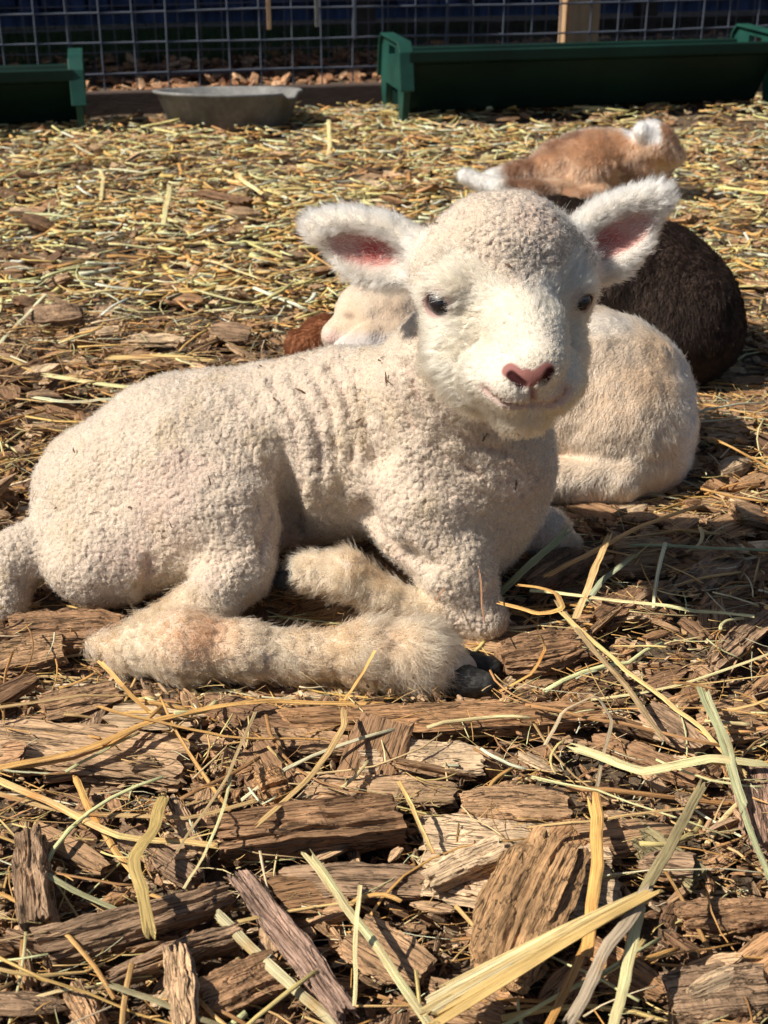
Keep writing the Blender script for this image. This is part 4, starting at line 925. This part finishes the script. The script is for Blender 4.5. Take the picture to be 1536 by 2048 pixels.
def prism(prof, L0_, L1_, org, R_):
    """profile (y,z) closed, run along x from L0 to L1"""
    n = len(prof); a = np.array([[L0_, y, z] for y, z in prof]); b = np.array([[L1_, y, z] for y, z in prof])
    V_ = np.concatenate([a, b]) @ R_.T+org; k_ = np.arange(n); return V_, np.stack([k_, (k_+1) % n, (k_+1) % n+n, k_+n], 1)
def trough(org, length, label, h=.165, handle=True, rot=0.):
    e = empty('feed_trough', org); tag(e, label, 'trough', 'green plastic feed troughs along the fence')
    c_, s_ = math.cos(rot), math.sin(rot); R_ = RF @ np.array([[c_, -s_, 0], [s_, c_, 0], [0, 0, 1]])
    t = .006; zb = .012
    # wall profile: outside front lip, front wall leaning in, rounded bottom, back wall; open on top
    out = [(-.016, h+.018), (-.016, h-.006), (.002, h-.014), (.048, zb+.05), (.075, zb+.008), (.100, zb), (.135, zb), (.165, zb+.008), (.190, zb+.05), (.216, h-.018), (.232, h-.016), (.232, h)]
    inn = [(.210, h), (.184, zb+.055), (.160, zb+.014), (.132, zb+.006), (.104, zb+.006), (.080, zb+.014), (.054, zb+.055), (.006, h+.018)]
    V_, F_ = prism(out+inn, 0, length, org, R_); bevel(mesh('trough_body', V_, F_, M_green, e, smooth=False), .002)
    for xx in (-.016, length):
        # end panel with a hand hole, feet and a flat top; frame of quads round the hole
        z1 = h+.035; P0 = [(.0, .0), (.028, .0), (.045, .075), (.175, .075), (.192, .0), (.22, .0), (.245, h*.55), (.228, z1-.02), (.205, z1), (.015, z1), (-.008, z1-.02), (-.025, h*.55)]
        hole = [(.075, z1-.040), (.145, z1-.040), (.145, z1-.018), (.075, z1-.018)]
        quads = []
        def q2(*ps): quads.append(ps)
        q2(P0[11], P0[0], P0[1], (.03, h*.55)); q2(P0[1], P0[2], (.075, h*.55), (.03, h*.55)); q2(P0[2], P0[3], (.145, h*.55), (.075, h*.55)); q2(P0[3], P0[4], (.19, h*.55), (.145, h*.55)); q2(P0[4], P0[5], P0[6], (.19, h*.55))
        q2(P0[11], (.03, h*.55), (.015, z1-.04), P0[10]); q2((.03, h*.55), (.075, h*.55), hole[0], (.015, z1-.04)); q2((.075, h*.55), (.145, h*.55), hole[1], hole[0]); q2((.145, h*.55), (.19, h*.55), (.205, z1-.04), hole[1]); q2((.19, h*.55), P0[6], P0[7], (.205, z1-.04))
        q2(P0[10], (.015, z1-.04), (.075, z1-.018), P0[9]); q2((.015, z1-.04), hole[0], hole[3], (.075, z1-.018)) if False else None
        q2((.015, z1-.04), hole[0], hole[3], P0[9]); q2(P0[9], hole[3], hole[2], P0[8]); q2(P0[8], hole[2], hole[1], (.205, z1-.04)); q2(P0[7], P0[8], (.205, z1-.04), (.205, z1-.04))
        pts, fs = [], []
        for qd in quads[:10]+quads[11:]:
            if len(set(qd)) < 4: qd = qd[:3]
            i0 = len(pts)
            for y_, z_ in qd: pts.append((xx, y_, z_))
            for y_, z_ in qd: pts.append((xx+.016, y_, z_))
            m_ = len(qd)
            if m_ == 4:
                fs += [[i0, i0+1, i0+2, i0+3], [i0+7, i0+6, i0+5, i0+4]]
            else: fs += [[i0, i0+1, i0+2, i0+2], [i0+5, i0+4, i0+3, i0+3]]
            for s0 in range(m_):
                s1 = (s0+1) % m_; fs.append([i0+s0, i0+m_+s0, i0+m_+s1, i0+s1])
        bm_v = np.array(pts) @ R_.T+org
        import bmesh
        bm = bmesh.new(); vs_ = [bm.verts.new(v - np.array(e.location)) for v in bm_v]
        for f_ in fs:
            ff_ = []
            for z_ in f_:
                if vs_[z_] not in ff_: ff_.append(vs_[z_])
            try: bm.faces.new(ff_)
            except ValueError: pass
        bmesh.ops.remove_doubles(bm, verts=bm.verts, dist=1e-5)
        seen = {}
        for f_ in bm.faces: seen.setdefault(tuple(sorted(v.index for v in f_.verts)), []).append(f_)
        bm.verts.index_update(); seen = {}
        for f_ in bm.faces: seen.setdefault(frozenset(v.index for v in f_.verts), []).append(f_)
        bmesh.ops.delete(bm, geom=[f_ for l_ in seen.values() if len(l_) > 1 for f_ in l_], context='FACES_ONLY')
        bmesh.ops.recalc_face_normals(bm, faces=bm.faces)
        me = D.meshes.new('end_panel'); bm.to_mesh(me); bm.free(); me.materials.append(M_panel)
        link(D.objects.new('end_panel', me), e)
        # folded flange round the panel edge
        bx = [(P0[10], P0[9]), (P0[9], P0[8]), (P0[8], P0[7]), (P0[11], P0[10]), (P0[7], P0[6])]; ps_ = []
        for (ya, za), (yb, zb_) in bx:
            ln_ = math.hypot(yb-ya, zb_-za); an = math.atan2(zb_-za, yb-ya); Rr = np.array([[1, 0, 0], [0, math.cos(an), -math.sin(an)], [0, math.sin(an), math.cos(an)]])
            ps_.append(box(np.array([xx+.008, (ya+yb)/2, (za+zb_)/2]), (.034, ln_+.004, .006), Rr))
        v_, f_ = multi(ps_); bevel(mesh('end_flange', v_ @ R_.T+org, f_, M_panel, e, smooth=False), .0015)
    return e
tr1 = G(816, 250, .0); trough(np.array([tr1[0], tr1[1]+.0, 0]), .93, 'long green feed trough at the fence behind the goat kids', h=.150)
tr2 = G(158, 270, .0); trough(np.array([tr2[0], tr2[1], 0])-fx*1.0, 1.0, 'green feed trough cut off by the left edge of the picture', h=.128)
# rubber pan
pc = G(450, 268, 0); pc = np.array([pc[0], pc[1]+.11, 0]); prof = [(0, .006), (.132, .006), (.142, .012), (.168, .098), (.176, .103), (.178, .109), (.172, .111), (.160, .106), (.120, .020), (.11, .014), (0, .013)]
nA = 64; an = np.linspace(0, 2*np.pi, nA, endpoint=False)
Vp = np.array([[R0*math.cos(t0), R0*math.sin(t0)*.95, z0] for R0, z0 in prof[1:-1] for t0 in an])
for q in range(len(Vp)):
    zz = Vp[q, 2]; th = math.atan2(Vp[q, 1], Vp[q, 0]); Vp[q, 2] = zz*(.74-.14*Vp[q, 1]/.17)*(1+.015*math.sin(2*th+.6)) - (.012 if zz > .10 and abs(th+.45) < .15 else 0)
K = len(prof)-2; Fp = [[i*nA+j, i*nA+(j+1) % nA, (i+1)*nA+(j+1) % nA, (i+1)*nA+j] for i in range(K-1) for j in range(nA)]
cb = len(Vp); Vp = np.concatenate([Vp, [[0, 0, prof[0][1]], [0, 0, prof[-1][1]]]])
Tp = [[j, cb, (j+1) % nA] for j in range(nA)]+[[(K-1)*nA+j, (K-1)*nA+(j+1) % nA, cb+1] for j in range(nA)]
pan = mesh('rubber_pan', Vp+pc, Fp, M_rubber, smooth=True, FT=np.array(Tp)[:, ::-1], loc=pc)
tag(pan, 'round black rubber feed pan on the straw between the two green troughs', 'feed pan')
# welded wire fence
FO = np.array([0, 3.56, 0.]); fence = empty('wire_fence', FO); tag(fence, 'welded wire mesh fence with wooden posts and a low board along its foot', 'fence')
def tube(a, b, rr, n=6, bow=0.):
    a, b = np.asarray(a, float), np.asarray(b, float); ax, u, v = frame(b-a, (0, 1, .01) if abs((b-a)[2]) > .5*np.linalg.norm(b-a) else (0, 0, 1)); m = 2 if not bow else 6
    an_ = np.linspace(0, 2*np.pi, n, endpoint=False); rows = []
    for t0 in np.linspace(0, 1, m): rows.append(a+(b-a)*t0+v*bow*math.sin(t0*3.14)+rr*(np.cos(an_)[:, None]*u+np.sin(an_)[:, None]*v))
    k_ = np.arange(n); F_ = np.concatenate([np.stack([k_, (k_+1) % n, (k_+1) % n+n, k_+n], 1)+i*n for i in range(m-1)]); return np.concatenate(rows), F_
def wires(org, x0, x1, z0, z1, dx, dzs, rr, seed):
    rs = np.random.default_rng(seed); out = []
    for x in np.arange(x0, x1, dx):
        xj = x+rs.normal(0, .002); out.append(tube(org+fx*xj+np.array([0, 0, z0]), org+fx*(xj+rs.normal(0, .006))+np.array([0, 0, z1])+fy*rs.normal(0, .004), rr, bow=rs.normal(0, .004)))
    for z in dzs:
        prev = None
        for x in np.arange(x0, x1, .35):
            z_ = z+rs.normal(0, .002)
            if prev is not None: out.append(tube(org+fx*prev[0]+np.array([0, 0, prev[1]]), org+fx*x+np.array([0, 0, z_]), rr*1.15))
            prev = (x, z_)
    return multi(out)
v_, f_ = wires(FO, -2.4, 2.6, .02, 1.25, .08, np.arange(.012, 1.25, .074), .0022, 3); mesh('wire_mesh', v_, f_, M_wire, fence)
v_, f_ = wires(FO+fy*.42, -2.6, 2.8, .02, 1.25, .06, np.arange(.03, 1.25, .06), .0014, 4); mesh('wire_mesh', v_, f_, M_wire, fence)
v_, f_ = box(FO+fx*0-fy*.035+np.array([0, 0, .018]), (5.2, .035, .065), RF); bevel(mesh('bottom_board', v_, f_, M_board, fence, smooth=False), .004)
def post(pxc, wd, hgt=1.35, m=M_post, dy=.04):
    d_ = ray(pxc, 60); t_ = ((FO+fy*dy-CAMP) @ fy)/(d_ @ fy); p_ = CAMP+d_*t_; v_, f_ = box([p_[0], p_[1], hgt/2-.02], (wd, wd, hgt), RF)
    bevel(mesh('post', v_, f_, m, fence, smooth=False), .006); return p_
post(1157, .088, dy=.075); post(-330, .088, dy=.075)
# open shed beyond the fence: dark slatted back, rail, posts, unseen roof and side wall added to block the sun
shed = empty('shed', FO+fy*1.3); tag(shed, 'dark slatted shed in shade beyond the wire fence with a low brown rail', 'shed'); SO = FO+fy*1.35
rs = np.random.default_rng(5); parts_ = []
for x in np.arange(-3.6, 4.2, .085): parts_.append(box(SO+fy*(.5+rs.normal(0, .006))+fx*x+np.array([0, 0, .85+rs.normal(0, .01)]), (.068+rs.random()*.01, .018, 1.55), RF))
v_, f_ = multi(parts_); mesh('slatted_wall', v_, f_, M_darkwall, shed, smooth=False)
v_, f_ = box(SO+fy*.56+fx*.3+np.array([0, 0, .85]), (8, .02, 1.68), RF); mesh('backing_wall', v_, f_, M_darkwall, shed, smooth=False)
v_, f_ = box(SO+fx*.3+np.array([0, 0, .235]), (8, .05, .07), RF); bevel(mesh('rail', v_, f_, M_board, shed, smooth=False), .005)
v_, f_ = box(SO+fx*.3-fy*.1+np.array([0, 0, 1.75]), (8.6, 1.9, .06), RF); mesh('shade_roof', v_, f_, M_darkwall, shed, smooth=False)
v_, f_ = box(SO-fx*3.75-fy*.1+np.array([0, 0, .86]), (.06, 1.8, 1.72), RF); mesh('shade_side_wall', v_, f_, M_darkwall, shed, smooth=False)
for xx in (-2.4, -1.15, .2, 1.25, 2.5):
    v_, f_ = box(SO+fx*xx-fy*.06+np.array([0, 0, .86]), (.07, .07, 1.72), RF); bevel(mesh('post', v_, f_, M_board, shed, smooth=False), .005)
for q, (xx, wd, hh) in enumerate(((-1.75, .5, .9), (-.65, .62, .8), (.75, .8, 1.0), (-2.9, .6, .85))):
    nW = 24; u_ = np.linspace(-.5, .5, nW); top = SO+fy*.36+fx*xx; V1 = [];
    for z_ in np.linspace(.22, .22+hh, 8):
        for uu in u_: V1.append(top+fx*uu*wd+fy*(.03*math.sin(uu*22+z_*3)+.012*math.sin(uu*51))+np.array([0, 0, z_]))
    V1 = np.array(V1); V2 = V1+fy*.006; a = (np.arange(7)[:, None]*nW+np.arange(nW-1)).ravel(); F1 = np.stack([a, a+1, a+nW+1, a+nW], 1); o_ = len(V1)
    t_ = mesh('tarpaulin', np.concatenate([V1, V2]), np.concatenate([F1, F1[:, ::-1]+o_]), M_tarp, loc=top)
    tag(t_, ['wrinkled dark blue tarpaulin hanging at the left part of the shed', 'blue tarpaulin hanging behind the fence above the rubber pan', 'wide blue tarpaulin hanging above the long green trough', 'blue tarpaulin at the far left end of the shed'][q], 'tarpaulin', 'blue tarpaulins hanging in the shed')
# bright strips of wood hanging on the far wires
for q, (px_, py_, wd, c_) in enumerate(((541, 55, .010, M_post), (635, 52, .010, M_rubber), (710, 78, .006, M_wire))):
    b_ = P(px_, py_, 3.52); v_, f_ = box([b_[0], FO[1]+b_[0]*.21-.02, b_[2]+.2], (wd, .006, .4), RF)
    o_ = mesh('hanging_strip', v_, f_, c_, smooth=False, loc=(b_[0], FO[1]+b_[0]*.21-.02, b_[2]))
    tag(o_, ['light wooden strip hanging down the fence above the pan', 'grey strip hanging on the fence right of the wooden one', 'thin metal rod hanging on the fence left of the long trough'][q], 'strip')
# mulch strip and a patch of grass between fence and shed
r = np.random.default_rng(31); lk = []
Hh = Heap()
for q in range(int(3500*DENS)):
    x_ = r.uniform(-2.2, 2.4); y_ = r.uniform(.08, 1.1); p_ = FO+fx*x_+fy*y_; Ln = .015+.05*r.random()**2; W_ = Ln*(.3+.4*r.random())
    v, f, t = chip(Ln, W_, W_*.35, r, n=4, ring=8, jag=.16, taper=.4); vv = v @ euler(r.random()*6.28, r.normal(0, .3), r.normal(0, .3)).T+np.array([p_[0], p_[1], .006+.01*r.random()])
    Hh.add(vv, f, t, chiptint(len(v), WOODC[r.choice(8)]*np.array([1.1, .95, .9]), r), v+r.random(3)*5)
Hh.done('mulch', M_wood, label='brown mulch on the ground between the fence and the shed', cat='mulch', kind='stuff')
Vg, Fg = [], []
for q in range(int(7000*DENS)):
    c_ = FO+fx*r.normal(-.75, .55)+fy*r.uniform(.85, 1.5); h_ = .02+.05*r.random(); a_ = r.random()*3.14; w_ = .0025
    dx_, dy_ = math.cos(a_)*w_, math.sin(a_)*w_; l_ = r.normal(0, .015, 2); n_ = len(Vg)
    Vg += [[c_[0]-dx_, c_[1]-dy_, 0], [c_[0]+dx_, c_[1]+dy_, 0], [c_[0]+dx_*.2+l_[0], c_[1]+dy_*.2+l_[1], h_], [c_[0]-dx_*.2+l_[0], c_[1]-dy_*.2+l_[1], h_]]; Fg.append([n_, n_+1, n_+2, n_+3])
tag(mesh('grass', Vg, Fg, M_grass, smooth=False), 'short green grass growing in front of the shed', 'grass', kind='stuff')
